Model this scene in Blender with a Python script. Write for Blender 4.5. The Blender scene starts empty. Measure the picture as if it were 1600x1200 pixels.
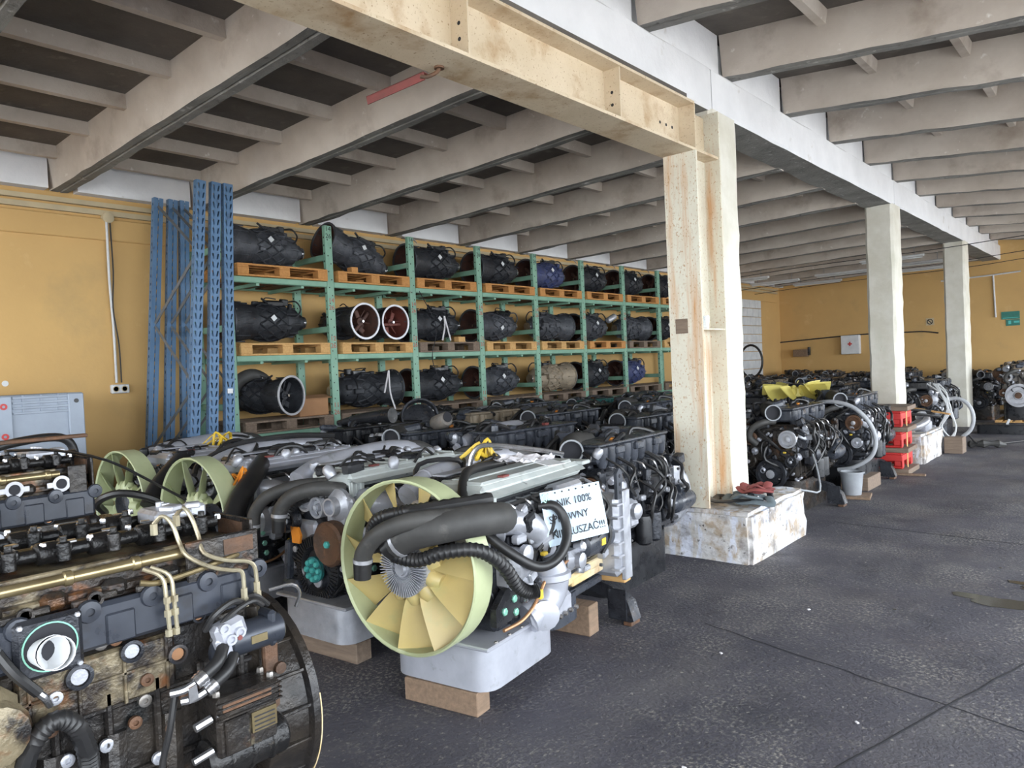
import bpy, math, random
from mathutils import Matrix, Vector, Quaternion
import bmesh
PI = math.pi
S = bpy.context.scene
C = S.collection
# ------------------------------------------------------------------ camera
cd = bpy.data.cameras.new('camera'); cam = bpy.data.objects.new('camera', cd); C.objects.link(cam)
cd.sensor_width = 36.0; cd.lens = 36.0*1150/1600; cd.clip_start = 0.05; cd.clip_end = 200
ROT = Matrix(((0.75390226, 0.01850682, 0.65672587), (0.65544762, 0.04719223, -0.75376476), (-0.04494215, 0.99871437, 0.02344808)))
CAMZ = 1.7
cam.matrix_world = Matrix.Translation((0, 0, CAMZ)) @ ROT.to_4x4()
S.camera = cam
# ------------------------------------------------------------------ world: an even bright overcast sky
w = bpy.data.worlds.new('sky'); S.world = w; w.use_nodes = True
bg = w.node_tree.nodes['Background']; bg.inputs[0].default_value = (0.86, 0.93, 1.0, 1); bg.inputs[1].default_value = 4.2
S.view_settings.view_transform = 'Standard'; S.view_settings.look = 'None'
S.view_settings.exposure = 1.25; S.view_settings.gamma = 1.0; S.view_settings.use_curve_mapping = False
S.cycles.max_bounces = 7; S.cycles.diffuse_bounces = 4; S.cycles.glossy_bounces = 3
S.cycles.sample_clamp_indirect = 6.0; S.cycles.adaptive_threshold = .02
try: S.cycles.use_denoising = True
except Exception: pass
sl = bpy.data.lights.new('sun', 'SUN'); sl.energy = 2.6; sl.angle = .02; sl.color = (1, .95, .87)   # added high sun behind the left wall: lights the yard for bounce, not the hall
so_ = bpy.data.objects.new('sun', sl); C.objects.link(so_); so_.rotation_euler = Vector((.55, .12, -.83)).to_track_quat('-Z', 'Y').to_euler()
def portal(loc, rot, sx, sy):          # marks an assumed doorway for the sampler; gives off no light of its own
    l = bpy.data.lights.new('doorway', 'AREA'); l.shape = 'RECTANGLE'; l.size = sx; l.size_y = sy
    l.cycles.is_portal = True
    o = bpy.data.objects.new('doorway', l); C.objects.link(o); o.location = loc; o.rotation_euler = rot
# gates inferred out of view; widened, and a far one added, for light
XR = 3.1; YF = -5.0; YB = 22.9; XL = -8.75
GATES = [(-4.5, 1.0), (1.5, 7.2), (7.7, 13.4), (13.9, 19.4), (19.9, 22.7)]
GATE_H = 3.6; FG = (-8.2, 2.6)
for y0, y1 in GATES: portal((XR, (y0+y1)/2, GATE_H/2), (0, PI/2, 0), GATE_H, y1-y0)
portal(((FG[0]+FG[1])/2, YF, GATE_H/2), (PI/2, 0, 0), FG[1]-FG[0], GATE_H)

# ------------------------------------------------------------------ materials
MATS = {}
def M(name, c1, c2=None, scale=6, rough=.6, metal=0.0, bump=0.0, bscale=None, layers=(), stretch=(1, 1, 1), trans=0.0, rvar=0.0, spec=None, randomize=True):
    """base = noise mix of two colours; each layer = (colour, noise scale, lo, hi, stretch) laid over it where the noise passes lo..hi"""
    m = bpy.data.materials.new(name); m.use_nodes = True; MATS[name] = m
    nt = m.node_tree; N = nt.nodes; L = nt.links; b = N['Principled BSDF']
    tc = N.new('ShaderNodeTexCoord'); vec = tc.outputs['Object']
    if randomize:
        oi = N.new('ShaderNodeObjectInfo'); ad = N.new('ShaderNodeVectorMath'); ad.operation = 'MULTIPLY_ADD'
        ad.inputs[1].default_value = (1, 1, 1); mu = N.new('ShaderNodeMath'); mu.operation = 'MULTIPLY'; mu.inputs[1].default_value = 37.0
        L.new(oi.outputs['Random'], mu.inputs[0]); L.new(vec, ad.inputs[0]); L.new(mu.outputs[0], ad.inputs[2]); vec = ad.outputs[0]
    def noise(sc, st=(1, 1, 1), det=5):
        mp = N.new('ShaderNodeMapping'); mp.inputs['Scale'].default_value = st; L.new(vec, mp.inputs[0])
        n = N.new('ShaderNodeTexNoise'); n.inputs['Scale'].default_value = sc; n.inputs['Detail'].default_value = det; n.inputs['Roughness'].default_value = .6
        L.new(mp.outputs[0], n.inputs['Vector']); return n.outputs['Fac']
    def ramp(f, lo, hi):
        r = N.new('ShaderNodeMapRange'); r.inputs[1].default_value = lo; r.inputs[2].default_value = hi; L.new(f, r.inputs[0]); return r.outputs[0]
    def mix(f, a, bb):
        x = N.new('ShaderNodeMix'); x.data_type = 'RGBA'; L.new(f, x.inputs[0])
        for i, v in ((6, a), (7, bb)):
            if isinstance(v, tuple): x.inputs[i].default_value = (*v, 1)
            else: L.new(v, x.inputs[i])
        return x.outputs[2]
    col = c1
    if c2: col = mix(ramp(noise(scale, stretch), .35, .65), c1, c2)
    for ly in layers:
        st = ly[4] if len(ly) > 4 else (1, 1, 1)
        f_ = ramp(noise(ly[1], st), ly[2], ly[3])
        if len(ly) > 5:                                   # only inside broad patches of this scale
            pm = N.new('ShaderNodeMath'); pm.operation = 'MULTIPLY'; L.new(f_, pm.inputs[0]); L.new(ramp(noise(ly[5]), .46, .62), pm.inputs[1]); f_ = pm.outputs[0]
        col = mix(f_, col, ly[0])
    if isinstance(col, tuple): b.inputs['Base Color'].default_value = (*col, 1)
    else: L.new(col, b.inputs['Base Color'])
    b.inputs['Roughness'].default_value = rough; b.inputs['Metallic'].default_value = metal
    if rvar:
        r = N.new('ShaderNodeMapRange'); r.inputs[1].default_value = .35; r.inputs[2].default_value = .65; r.inputs[3].default_value = max(.08, rough-rvar); r.inputs[4].default_value = min(1, rough+rvar)
        L.new(noise(scale*1.7), r.inputs[0]); L.new(r.outputs[0], b.inputs['Roughness'])
    if trans: b.inputs['Transmission Weight'].default_value = trans
    if spec is not None: b.inputs['Specular IOR Level'].default_value = spec
    if bump:
        bp = N.new('ShaderNodeBump'); bp.inputs['Strength'].default_value = bump; bp.inputs['Distance'].default_value = .02
        L.new(noise(bscale or scale*4, (1, 1, 1), 6), bp.inputs['Height']); L.new(bp.outputs[0], b.inputs['Normal'])
    return m
RUST = (.20, .075, .03); OIL = (.014, .013, .014)
# setting
M('wall_paint', (.63, .40, .155), (.57, .36, .142), .7, .85, bump=.12, bscale=14, layers=[((.47, .32, .14), 1.1, .58, .82), ((.68, .46, .21), 2.3, .62, .8), ((.25, .17, .09), .6, .70, .95, (1, 1, .25))], randomize=False)
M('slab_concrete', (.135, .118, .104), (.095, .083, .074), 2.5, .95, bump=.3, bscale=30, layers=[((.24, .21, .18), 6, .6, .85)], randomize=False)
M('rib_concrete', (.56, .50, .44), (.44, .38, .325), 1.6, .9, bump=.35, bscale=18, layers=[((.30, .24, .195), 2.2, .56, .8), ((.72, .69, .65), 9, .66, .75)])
M('white_limewash', (.79, .79, .81), (.72, .72, .74), 2.5, .9, bump=.25, bscale=16, layers=[((.46, .42, .36), 3.5, .66, .82), ((.25, .22, .2), 14, .74, .8)])
M('steel_paint', (.68, .57, .42), (.60, .49, .34), 3, .55, bump=.08, bscale=25, layers=[((.36, .21, .09), 3.2, .52, .75), ((.30, .19, .10), 60, .60, .70), ((.72, .66, .52), 2, .62, .8)])
M('post_paint', (.68, .65, .54), (.62, .57, .46), 3, .6, bump=.1, bscale=25, layers=[((.55, .27, .10), 6, .50, .68, (1.3, 1.3, .10)), ((.42, .25, .12), 70, .58, .68, (1, 1, .6)), ((.10, .09, .08), 18, .74, .78)])
M('column_paint', (.70, .675, .60), (.60, .57, .48), 3, .85, bump=.4, bscale=12, layers=[((.48, .50, .40), 2.4, .6, .85, (1, 1, .3)), ((.50, .38, .27), 7, .69, .76, (1, 1, .4)), ((.16, .14, .12), 20, .75, .79)])
M('footing_paint', (.66, .65, .66), (.48, .45, .41), 3.5, .9, bump=1.0, bscale=9, layers=[((.40, .32, .24), 6, .47, .60), ((.62, .64, .72), 9, .52, .60, (1, 1, .3)), ((.22, .20, .19), 5, .52, .66), ((.13, .115, .10), 9, .62, .70), ((.06, .055, .055), 19, .65, .70)])
M('floor_asphalt', (.080, .076, .092), (.052, .050, .064), .9, .72, bump=.6, bscale=42, rvar=.2, layers=[((.115, .108, .112), 2.2, .48, .80, (1, .45, 1)), ((.044, .043, .055), 1.1, .54, .66), ((.30, .28, .245), 55, .50, .66, (1, .8, 1), 1.3), ((.30, .28, .25), 38, .60, .72, (1, .7, 1)), ((.30, .28, .25), 1.6, .70, .84, (1, .6, 1)), ((.022, .021, .026), 1.9, .66, .84)], randomize=False)
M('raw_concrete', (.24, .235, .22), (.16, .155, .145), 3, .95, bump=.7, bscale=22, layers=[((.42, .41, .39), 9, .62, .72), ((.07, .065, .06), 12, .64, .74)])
M('yard', (.52, .50, .47), (.45, .43, .40), 1, .9, randomize=False)
M('cable_duct', (.55, .45, .28), (.46, .38, .25), 4, .7)
M('block_white', (.72, .73, .74), (.62, .63, .64), 5, .9, bump=.2)
# metals and plastics
M('silver', (.52, .53, .57), (.40, .41, .45), 9, .42, .55, bump=.12, bscale=60, rvar=.12, layers=[((.16, .15, .145), 12, .63, .8)])
M('silver_clean', (.50, .51, .565), (.42, .43, .48), 7, .38, .4, layers=[((.24, .235, .23), 10, .62, .8)])
M('cover_grey', (.50, .53, .51), (.40, .43, .42), 5, .5, layers=[((.20, .19, .18), 8, .58, .74), ((.08, .08, .08), 13, .64, .74)])
M('dark_cast', (.038, .041, .050), (.019, .020, .025), 8, .36, .4, bump=.3, bscale=40, rvar=.16, layers=[((.07, .05, .035), 7, .62, .8), ((.16, .17, .19), 15, .68, .78)])
M('black_plastic', (.012, .012, .014), (.020, .021, .024), 6, .34, rvar=.14, layers=[((.06, .06, .065), 9, .66, .85)])
M('grey_plastic', (.058, .064, .080), (.033, .037, .046), 6, .32, rvar=.14, layers=[((.20, .20, .21), 10, .66, .82)])
M('rubber', (.013, .013, .014), (.022, .021, .021), 8, .42, layers=[((.07, .065, .06), 7, .62, .85)])
M('rubber_dusty', (.058, .056, .053), (.034, .033, .032), 6, .6, layers=[((.13, .122, .11), 9, .6, .8)])
M('oily_iron', (.020, .019, .020), (.042, .034, .027), 5, .27, .35, bump=.35, bscale=28, rvar=.14, layers=[((.13, .06, .025), 5.5, .58, .74), ((.22, .18, .11), 4.2, .65, .75), ((.008, .010, .011), 7, .60, .72)])
M('oily_pale', (.23, .19, .12), (.13, .10, .06), 6, .30, .25, bump=.4, bscale=24, layers=[((.025, .018, .014), 6, .42, .54), ((.16, .065, .025), 9, .55, .68), ((.012, .011, .011), 12, .56, .66)])
M('oily_black', (.012, .012, .013), (.028, .026, .025), 9, .2, .3, bump=.35, bscale=40, rvar=.1, layers=[((.15, .12, .09), 11, .68, .78)])
M('blue_grey_cast', (.044, .050, .066), (.028, .032, .042), 5, .35, .2, rvar=.1, layers=[((.020, .019, .020), 6, .58, .74), ((.14, .09, .05), 9, .68, .78)])
M('rusty_iron', (.15, .075, .04), (.075, .045, .03), 8, .65, .25, bump=.4, layers=[((.25, .11, .045), 12, .6, .75)])
M('dusty_grey', (.24, .215, .19), (.15, .135, .12), 6, .6, .15, bump=.3, layers=[((.06, .055, .05), 8, .54, .7), ((.26, .14, .07), 9, .66, .8)])
M('chrome', (.62, .62, .64), (.42, .42, .43), 14, .22, .9)
M('brass', (.36, .29, .16), (.22, .17, .09), 9, .28, .75, layers=[((.06, .04, .025), 10, .6, .75)])
M('pipe_cream', (.42, .38, .27), (.32, .27, .18), 10, .3, .45, layers=[((.10, .065, .035), 12, .56, .72)])
M('copper', (.45, .24, .12), (.33, .17, .09), 8, .4, .6)
M('cream_rail', (.58, .42, .19), (.62, .52, .34), 6, .55, layers=[((.33, .17, .06), 6, .6, .8)])
M('fan_green', (.48, .52, .31), (.41, .45, .26), 4, .45, layers=[((.26, .27, .15), 7, .66, .85), ((.60, .63, .42), 5, .62, .8)])
M('fan_amber', (.58, .45, .18), (.52, .40, .17), 4, .42, layers=[((.42, .40, .18), 5, .55, .8)])
M('fan_yellow', (.70, .60, .16), (.62, .53, .14), 4, .45)
M('orange', (.78, .28, .03), (.68, .22, .02), 5, .45)
M('yellow', (.75, .52, .05), (.66, .46, .05), 5, .45)
M('teal', (.03, .21, .20), (.02, .12, .13), 7, .5, layers=[((.015, .02, .02), 9, .55, .7)])
M('teal_bolt', (.10, .50, .46), None, rough=.4, metal=.3)
M('green_bolt', (.25, .55, .42), None, rough=.4, metal=.4)
M('bolt', (.30, .29, .28), (.16, .14, .12), 20, .4, .7)
M('white_plastic', (.72, .73, .74), (.62, .63, .64), 6, .5)
M('red_plastic', (.55, .035, .03), (.46, .03, .028), 5, .45, layers=[((.25, .05, .045), 7, .66, .85)])
M('red_paint', (.20, .045, .038), (.14, .038, .032), 7, .6, layers=[((.10, .05, .04), 9, .6, .75)])
M('blue_steel', (.095, .19, .33), (.075, .155, .28), 4, .45, layers=[((.035, .055, .09), 8, .64, .8), ((.30, .33, .36), 22, .72, .78)])
M('brace_steel', (.22, .23, .24), (.16, .165, .17), 8, .5, .4)
M('rack_green', (.22, .40, .29), (.17, .33, .24), 4, .5, layers=[((.16, .09, .05), 12, .68, .78), ((.33, .48, .37), 3, .62, .8)])
M('wood_fresh', (.56, .27, .085), (.46, .205, .06), 5, .8, bump=.2, stretch=(1, 8, 8), layers=[((.24, .11, .04), 6, .66, .85)])
M('strap_red', (.26, .06, .055), (.19, .05, .05), 8, .75)
M('wood_pale', (.62, .38, .15), (.52, .29, .105), 5, .8, bump=.2, stretch=(1, 8, 8), layers=[((.30, .16, .07), 6, .66, .85)])
M('wood_grey', (.23, .17, .125), (.16, .115, .085), 5, .85, bump=.25, stretch=(1, 8, 8))
M('wood_block', (.25, .165, .11), (.17, .115, .075), 5, .85, bump=.25, stretch=(8, 1, 8), layers=[((.09, .065, .05), 5, .58, .78)])
M('cardboard', (.36, .19, .09), (.30, .155, .075), 4, .85)
M('gear_alu', (.095, .10, .115), (.042, .045, .053), 7, .5, .3, bump=.3, bscale=35, layers=[((.19, .19, .20), 10, .64, .82), ((.02, .02, .022), 6, .6, .75)])
M('gear_dark', (.044, .047, .055), (.018, .019, .023), 8, .5, .25, bump=.35, bscale=35, layers=[((.10, .10, .105), 11, .66, .82)])
M('gear_tan', (.34, .27, .19), (.24, .20, .15), 6, .6, .2, bump=.3, layers=[((.08, .07, .06), 7, .58, .74)])
M('gear_blue', (.05, .07, .20), (.10, .11, .18), 7, .5, .3, bump=.3, layers=[((.25, .25, .27), 10, .64, .8)])
M('bell_brown', (.105, .045, .032), (.06, .030, .024), 7, .6, .2, bump=.35, layers=[((.17, .075, .05), 10, .62, .78)])
M('bell_red', (.17, .045, .032), (.10, .030, .024), 7, .55, .2, bump=.35)
M('rim_light', (.52, .52, .55), (.38, .38, .40), 9, .4, .5)
M('crate_grey', (.34, .385, .455), (.29, .33, .395), 3, .55, layers=[((.20, .22, .25), 5, .66, .85)])
M('paper', (.54, .645, .74), (.50, .61, .70), 3, .6)
M('paper_white', (.74, .72, .74), (.64, .61, .63), 9, .8)
M('ink', (.02, .02, .025), None, rough=.8)
M('ink_red', (.40, .08, .06), None, rough=.8)
M('sign_green', (.03, .17, .13), (.035, .20, .155), 20, .5)
M('strap_grey', (.14, .17, .185), (.10, .125, .14), 9, .8)
M('glass_cup', (.85, .9, .95), None, rough=.05, trans=.9)
M('puddle', (.055, .052, .042), None, rough=.10)
M('hose_grey', (.40, .41, .43), (.32, .33, .35), 6, .5)
M('pipe_white', (.66, .66, .66), (.56, .56, .57), 6, .5)
M('lamp_grey', (.30, .32, .34), (.24, .25, .27), 6, .5)

# ------------------------------------------------------------------ mesh builder
class MB:
    def __init__(s): s.v = []; s.f = []; s.m = []; s.mats = []; s.cur = 0; s.T = Matrix.Identity(4)
    def mat(s, name):
        if name not in s.mats: s.mats.append(name)
        s.cur = s.mats.index(name); return s
    def at(s, loc=(0, 0, 0), rot=(0, 0, 0)):
        from mathutils import Euler
        s.T = Matrix.Translation(loc) @ Euler(rot).to_matrix().to_4x4(); return s
    def add(s, vs, fs):
        k = len(s.v); T = s.T
        s.v += [tuple(T @ Vector(p)) for p in vs]
        for f in fs: s.f.append(tuple(i+k for i in f)); s.m.append(s.cur)
    def box(s, c, d, bev=0.0, rz=0, rx=0, ry=0):
        from mathutils import Euler
        hx, hy, hz = d[0]/2, d[1]/2, d[2]/2
        R = Euler((rx, ry, rz)).to_matrix() if (rx or ry or rz) else None
        if bev <= 0:
            vs = [(x, y, z) for x in (-hx, hx) for y in (-hy, hy) for z in (-hz, hz)]
            fs = [(0, 1, 3, 2), (4, 6, 7, 5), (0, 4, 5, 1), (2, 3, 7, 6), (0, 2, 6, 4), (1, 5, 7, 3)]
        else:
            b = min(bev, hx*.9, hy*.9, hz*.9); vs = []; idx = {}
            for sx in (-1, 1):
                for sy in (-1, 1):
                    for sz in (-1, 1):
                        for a in range(3):
                            p = [sx*(hx-b), sy*(hy-b), sz*(hz-b)]; p[a] += (sx, sy, sz)[a]*b
                            idx[(sx, sy, sz, a)] = len(vs); vs.append(tuple(p))
            fs = []; g = idx
            for a in range(3):
                o1, o2 = [q for q in range(3) if q != a]
                for sg in (-1, 1):
                    r = []
                    for (u, v) in ((-1, -1), (1, -1), (1, 1), (-1, 1)):
                        t = [0, 0, 0]; t[a] = sg; t[o1] = u; t[o2] = v; r.append(g[(*t, a)])
                    fs.append(tuple(r))
                for u in (-1, 1):
                    for v in (-1, 1):
                        t0 = [0, 0, 0]; t0[a] = -1; t0[o1] = u; t0[o2] = v; t1 = t0[:]; t1[a] = 1
                        fs.append((g[(*t0, o1)], g[(*t1, o1)], g[(*t1, o2)], g[(*t0, o2)]))
            for sx in (-1, 1):
                for sy in (-1, 1):
                    for sz in (-1, 1): fs.append(tuple(g[(sx, sy, sz, a)] for a in range(3)))
        if R: vs = [tuple(R @ Vector(p)) for p in vs]
        s.add([(p[0]+c[0], p[1]+c[1], p[2]+c[2]) for p in vs], fs); return s
    def frame(s, d):
        d = Vector(d).normalized(); u = Vector((0, 0, 1)) if abs(d.z) < .9 else Vector((1, 0, 0))
        a = d.cross(u).normalized(); return d, a, a.cross(d).normalized()
    def lathe(s, c, axis, prof, n=16, caps=True, a0=0, a1=2*PI, wob=None):
        """prof = [(r, h)...] turned about axis through c"""
        d, a, b = s.frame(axis); c = Vector(c); full = abs(a1-a0-2*PI) < 1e-6; k = n if full else n+1; vs = []; fs = []
        for (r, h) in prof:
            for i in range(k):
                t = a0+(a1-a0)*i/n; rr = r*(wob(t, h) if wob else 1)
                vs.append(tuple(c+d*h+(a*math.cos(t)+b*math.sin(t))*rr))
        for j in range(len(prof)-1):
            for i in range(n if full else n):
                i2 = (i+1) % k
                fs.append((j*k+i, j*k+i2, (j+1)*k+i2, (j+1)*k+i))
        if caps and full:
            if prof[0][0] > 1e-5: fs.append(tuple(range(k-1, -1, -1)))
            if prof[-1][0] > 1e-5: fs.append(tuple((len(prof)-1)*k+i for i in range(k)))
        s.add(vs, fs); return s
    def cyl(s, p, q, r, n=12, r2=None, ch=0.0):
        p = Vector(p); q = Vector(q); L = (q-p).length; r2 = r if r2 is None else r2
        pr = [(r, 0), (r2, L)] if not ch else [(r-ch, 0), (r, ch), (r2, L-ch), (r2-ch, L)]
        return s.lathe(p, q-p, pr, n)
    def ring(s, c, axis, r0, r1, h, n=20):      # flat washer / rim: r0 inner, r1 outer
        return s.lathe(c, axis, [(r0, 0), (r1, 0), (r1, h), (r0, h), (r0, 0)], n, caps=False)
    def tube(s, pts, r, n=8, smooth=3, closed=False, caps=True, rad=None, flat=1.0):
        P = [Vector(p) for p in pts]
        if smooth > 1 and len(P) > 2:
            Q = []; m = len(P)
            for i in range(m if closed else m-1):
                p0 = P[(i-1) % m] if closed or i > 0 else P[i]*2-P[i+1]
                p1, p2 = P[i], P[(i+1) % m]
                p3 = P[(i+2) % m] if closed or i+2 < m else p2*2-p1
                for k in range(smooth):
                    t = k/smooth
                    Q.append(.5*((2*p1)+(p2-p0)*t+(2*p0-5*p1+4*p2-p3)*t*t+(3*p1-p0-3*p2+p3)*t**3))
            if not closed: Q.append(P[-1])
            P = Q
        m = len(P); vs = []; fs = []
        t0 = (P[1]-P[0]).normalized(); _, a, b = s.frame(t0)
        for i in range(m):
            t = (P[(i+1) % m]-P[i-1] if closed else P[min(i+1, m-1)]-P[max(i-1, 0)]).normalized()
            ax = t0.cross(t)
            if ax.length > 1e-6:
                q = Quaternion(ax.normalized(), t0.angle(t)); a = q @ a; b = q @ b
            t0 = t
            rr = r if rad is None else rad(i/(m-1), i)
            for k in range(n):
                an = 2*PI*k/n; vs.append(tuple(P[i]+a*(math.cos(an)*rr)+b*(math.sin(an)*rr*flat)))
        for i in range(m if closed else m-1):
            j = (i+1) % m
            for k in range(n): fs.append((i*n+k, i*n+(k+1) % n, j*n+(k+1) % n, j*n+k))
        if caps and not closed: fs.append(tuple(range(n-1, -1, -1))); fs.append(tuple((m-1)*n+k for k in range(n)))
        s.add(vs, fs); return s
    def corr(s, pts, r, n=8, smooth=10, dr=.12): return s.tube(pts, r, n, smooth, rad=lambda t, i: r*(1+dr if i % 2 else 1-dr))
    def prism(s, poly, z0, z1, axis='z', off=(0, 0, 0)):
        k = len(poly)
        def P(p, h):
            q = (p[0], p[1], h) if axis == 'z' else ((p[0], h, p[1]) if axis == 'y' else (h, p[0], p[1]))
            return (q[0]+off[0], q[1]+off[1], q[2]+off[2])
        s.add([P(p, z0) for p in poly]+[P(p, z1) for p in poly], [tuple(range(k-1, -1, -1)), tuple(range(k, 2*k))]+[(i, (i+1) % k, k+(i+1) % k, k+i) for i in range(k)]); return s
    def bolt(s, c, axis, r=.012, h=.012, n=6): return s.lathe(c, axis, [(r, 0), (r, h*.7), (r*.75, h), ], n)
    def build(s, name, parent=None, smooth=True, loc=None, rot=None, angle=38):
        me = bpy.data.meshes.new(name); me.from_pydata(s.v, [], s.f)
        for k in s.mats: me.materials.append(MATS[k])
        if len(s.mats) > 1: me.polygons.foreach_set('material_index', s.m)
        if smooth:
            me.polygons.foreach_set('use_smooth', [True]*len(me.polygons)); me.set_sharp_from_angle(angle=math.radians(angle))
        me.update()
        o = bpy.data.objects.new(name, me); C.objects.link(o)
        if parent: o.parent = parent
        if loc: o.location = loc
        if rot: o.rotation_euler = rot
        return o
def mb(m): return MB().mat(m)
def tag(o, label=None, cat=None, group=None, kind=None):
    if label: o['label'] = label
    if cat: o['category'] = cat
    if group: o['group'] = group
    if kind: o['kind'] = kind
    return o
def thing(name, label, cat, loc=(0, 0, 0), rz=0, group=None):
    o = bpy.data.objects.new(name, None); C.objects.link(o); o.empty_display_size = .1
    o.location = loc; o.rotation_euler = (0, 0, rz); return tag(o, label, cat, group)
def struct(o): o['kind'] = 'structure'; return o
KIDS = {}
def copy_tree(o, parent=None):
    c = o.copy(); C.objects.link(c); c.parent = parent
    if o not in KIDS: KIDS[o] = list(o.children)
    for ch in KIDS[o]: copy_tree(ch, c)
    return c
def dup(proto, label, loc, rot, group=None):
    c = copy_tree(proto); c.location = loc; c.rotation_euler = rot if isinstance(rot, tuple) else (0, 0, rot)
    if label: c['label'] = label
    if group: c['group'] = group
    return c
FONTS = []
def text(body, size, mat, parent, mw, name='lettering', ext=.0006):
    o = bpy.data.objects.new(name, bpy.data.meshes.new(name)); C.objects.link(o); o.parent = parent; o.matrix_local = mw
    FONTS.append((o, body, size, mat, ext)); return o
def make_texts():                      # turn every lettering into a mesh of its own in one pass
    tmp = {}
    for (o, body, size, mat, ext) in FONTS:
        k = (body, size, mat)
        if k not in tmp:
            cu = bpy.data.curves.new('lettering', 'FONT'); cu.body = body; cu.size = size; cu.extrude = ext; cu.resolution_u = 3; cu.materials.append(MATS[mat])
            f = bpy.data.objects.new('lettering', cu); C.objects.link(f); tmp[k] = f
    bpy.context.view_layer.update(); dg = bpy.context.evaluated_depsgraph_get()
    for k, f in tmp.items(): tmp[k] = (f, bpy.data.meshes.new_from_object(f.evaluated_get(dg)))
    for (o, body, size, mat, ext) in FONTS: o.data = tmp[(body, size, mat)][1]
    for k, (f, me) in tmp.items(): bpy.data.objects.remove(f)

# ================================================================== THE HALL
def lz(x): return 3.76+.026*(x+8.75)          # underside of the roof ribs, left bay
def rz_(x): return 4.29-.10*(x+2.93)          # underside of the roof ribs, right bay
RIBH = .37
b = mb('floor_asphalt').box((-2.9, 8.9, -.1), (14.0, 32.0, .2)); struct(b.build('floor', smooth=False))
b = mb('yard').box((25, 8.9, -.16), (42, 80, .12)).box((-2.9, -30.1, -.16), (13.9, 46, .12)); tag(struct(b.build('ground_outside', smooth=False)))  # unseen pale yard, added to bounce daylight up to the ceiling
# walls
b = mb('wall_paint').box((XL-.15, 8.95, 1.95), (.3, 28.4, 4.7)); wl = struct(b.build('wall_left', smooth=False))
b = mb('wall_paint').box((-2.85, YB+.15, 2.3), (12.4, .3, 5.2)); wb = struct(b.build('wall_back', smooth=False))
b = mb('white_limewash')
ys = [YF-.3]+[y for g in GATES for y in g]+[YB+.3]
for i in range(0, len(ys), 2): b.box((XR+.15, (ys[i]+ys[i+1])/2, 2.2), (.3, ys[i+1]-ys[i], 4.4))
b.box((XR+.15, 8.95, (GATE_H+4.4)/2), (.3, 28.4, 4.4-GATE_H)); struct(b.build('wall_right', smooth=False))
b = mb('wall_paint')
b.box(((XL+FG[0])/2, YF-.15, 2.3), (FG[0]-XL, .3, 5.0)).box(((XR+FG[1])/2, YF-.15, 2.3), (XR-FG[1], .3, 5.0)).box(((FG[0]+FG[1])/2, YF-.15, (GATE_H+4.8)/2), (FG[1]-FG[0], .3, 4.8-GATE_H))
struct(b.build('wall_front', smooth=False))
# left wall: lower ledge of plaster + bricked-up opening in white blocks
bl = MB().mat('block_white').box((0, 0, 0), (.04, .385, .235), .008).build('block', wl); bm_ = bl.data
k = 0
for r in range(9):
    for c_ in range(5):
        y = 19.55+.40*c_+(.2 if r % 2 else 0)
        last = y > 21.3
        if last and r % 2 == 0: continue
        o = bl if k == 0 else bl.copy()
        if k: C.objects.link(o)
        o.parent = wl; o.location = (XL+.022+.004*((r*7+c_*3) % 3), y-(.1 if last else 0), 1.2+.25*r); o.scale = (1, .5 if last else 1, 1); k += 1
# ------------------------------------------------------------------ ceiling
ce = bpy.data.objects.new('ceiling', None); C.objects.link(ce); struct(ce)
def slab(x0, x1, zf, n):
    b = mb('slab_concrete'); za, zb_ = zf(x0)+RIBH, zf(x1)+RIBH
    b.add([(x0, YF-.3, za), (x1, YF-.3, zb_), (x1, YB+.3, zb_), (x0, YB+.3, za), (x0, YF-.3, za+.12), (x1, YF-.3, zb_+.12), (x1, YB+.3, zb_+.12), (x0, YB+.3, za+.12)],
          [(0, 3, 2, 1), (4, 5, 6, 7), (0, 1, 5, 4), (1, 2, 6, 5), (2, 3, 7, 6), (3, 0, 4, 7)]); return b.build(n, ce, smooth=False)
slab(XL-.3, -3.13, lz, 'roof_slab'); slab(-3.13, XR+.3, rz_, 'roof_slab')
def ribmesh(x0, x1, zf, wb_, wt, jag):
    rnd = random.Random(jag); b = mb('rib_concrete'); n = 24; vs = []
    for i in range(n+1):
        x = x0+(x1-x0)*i/n; z = zf(x); j = rnd.uniform(-.006, .010); j2 = rnd.uniform(-.006, .010)
        vs += [(x, -wt/2, z+RIBH+.01), (x, -wb_/2+rnd.uniform(-.006, .006), z+j), (x, -.012, z+j*.3+.004), (x, 0, z+.018), (x, .012, z+j2*.3), (x, wb_/2+rnd.uniform(-.004, .004), z+j2), (x, wt/2, z+RIBH+.01)]
    fs = []
    for i in range(n):
        for q in (0, 5): a = i*7+q; fs.append((a, a+1, a+8, a+7))
    fs += [tuple(range(7)), tuple(range(n*7+6, n*7-1, -1))]
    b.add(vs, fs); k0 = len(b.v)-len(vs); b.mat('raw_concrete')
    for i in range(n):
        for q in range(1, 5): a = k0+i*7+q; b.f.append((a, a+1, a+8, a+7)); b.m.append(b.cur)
    return b
def place(proto, y, first):
    o = proto if first else proto.copy()
    if not first: C.objects.link(o)
    o.parent = ce; o.location = (0, y, 0)
protos = [ribmesh(XL+.02, -3.3, lz, .17, .28, q).build('roof_rib', ce, angle=25) for q in range(3)]; used = set()
for i in range(-3, 16):
    q = i % 3; place(protos[q], 1.5*i-.16, q not in used); used.add(q)
protos = [ribmesh(-2.96, XR+.02, rz_, .17, .28, 9+q).build('roof_rib', ce, angle=25) for q in range(3)]; used = set()
for i in range(-7, 11):
    q = i % 3; place(protos[q], 6.65+1.5*i, q not in used); used.add(q)
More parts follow.
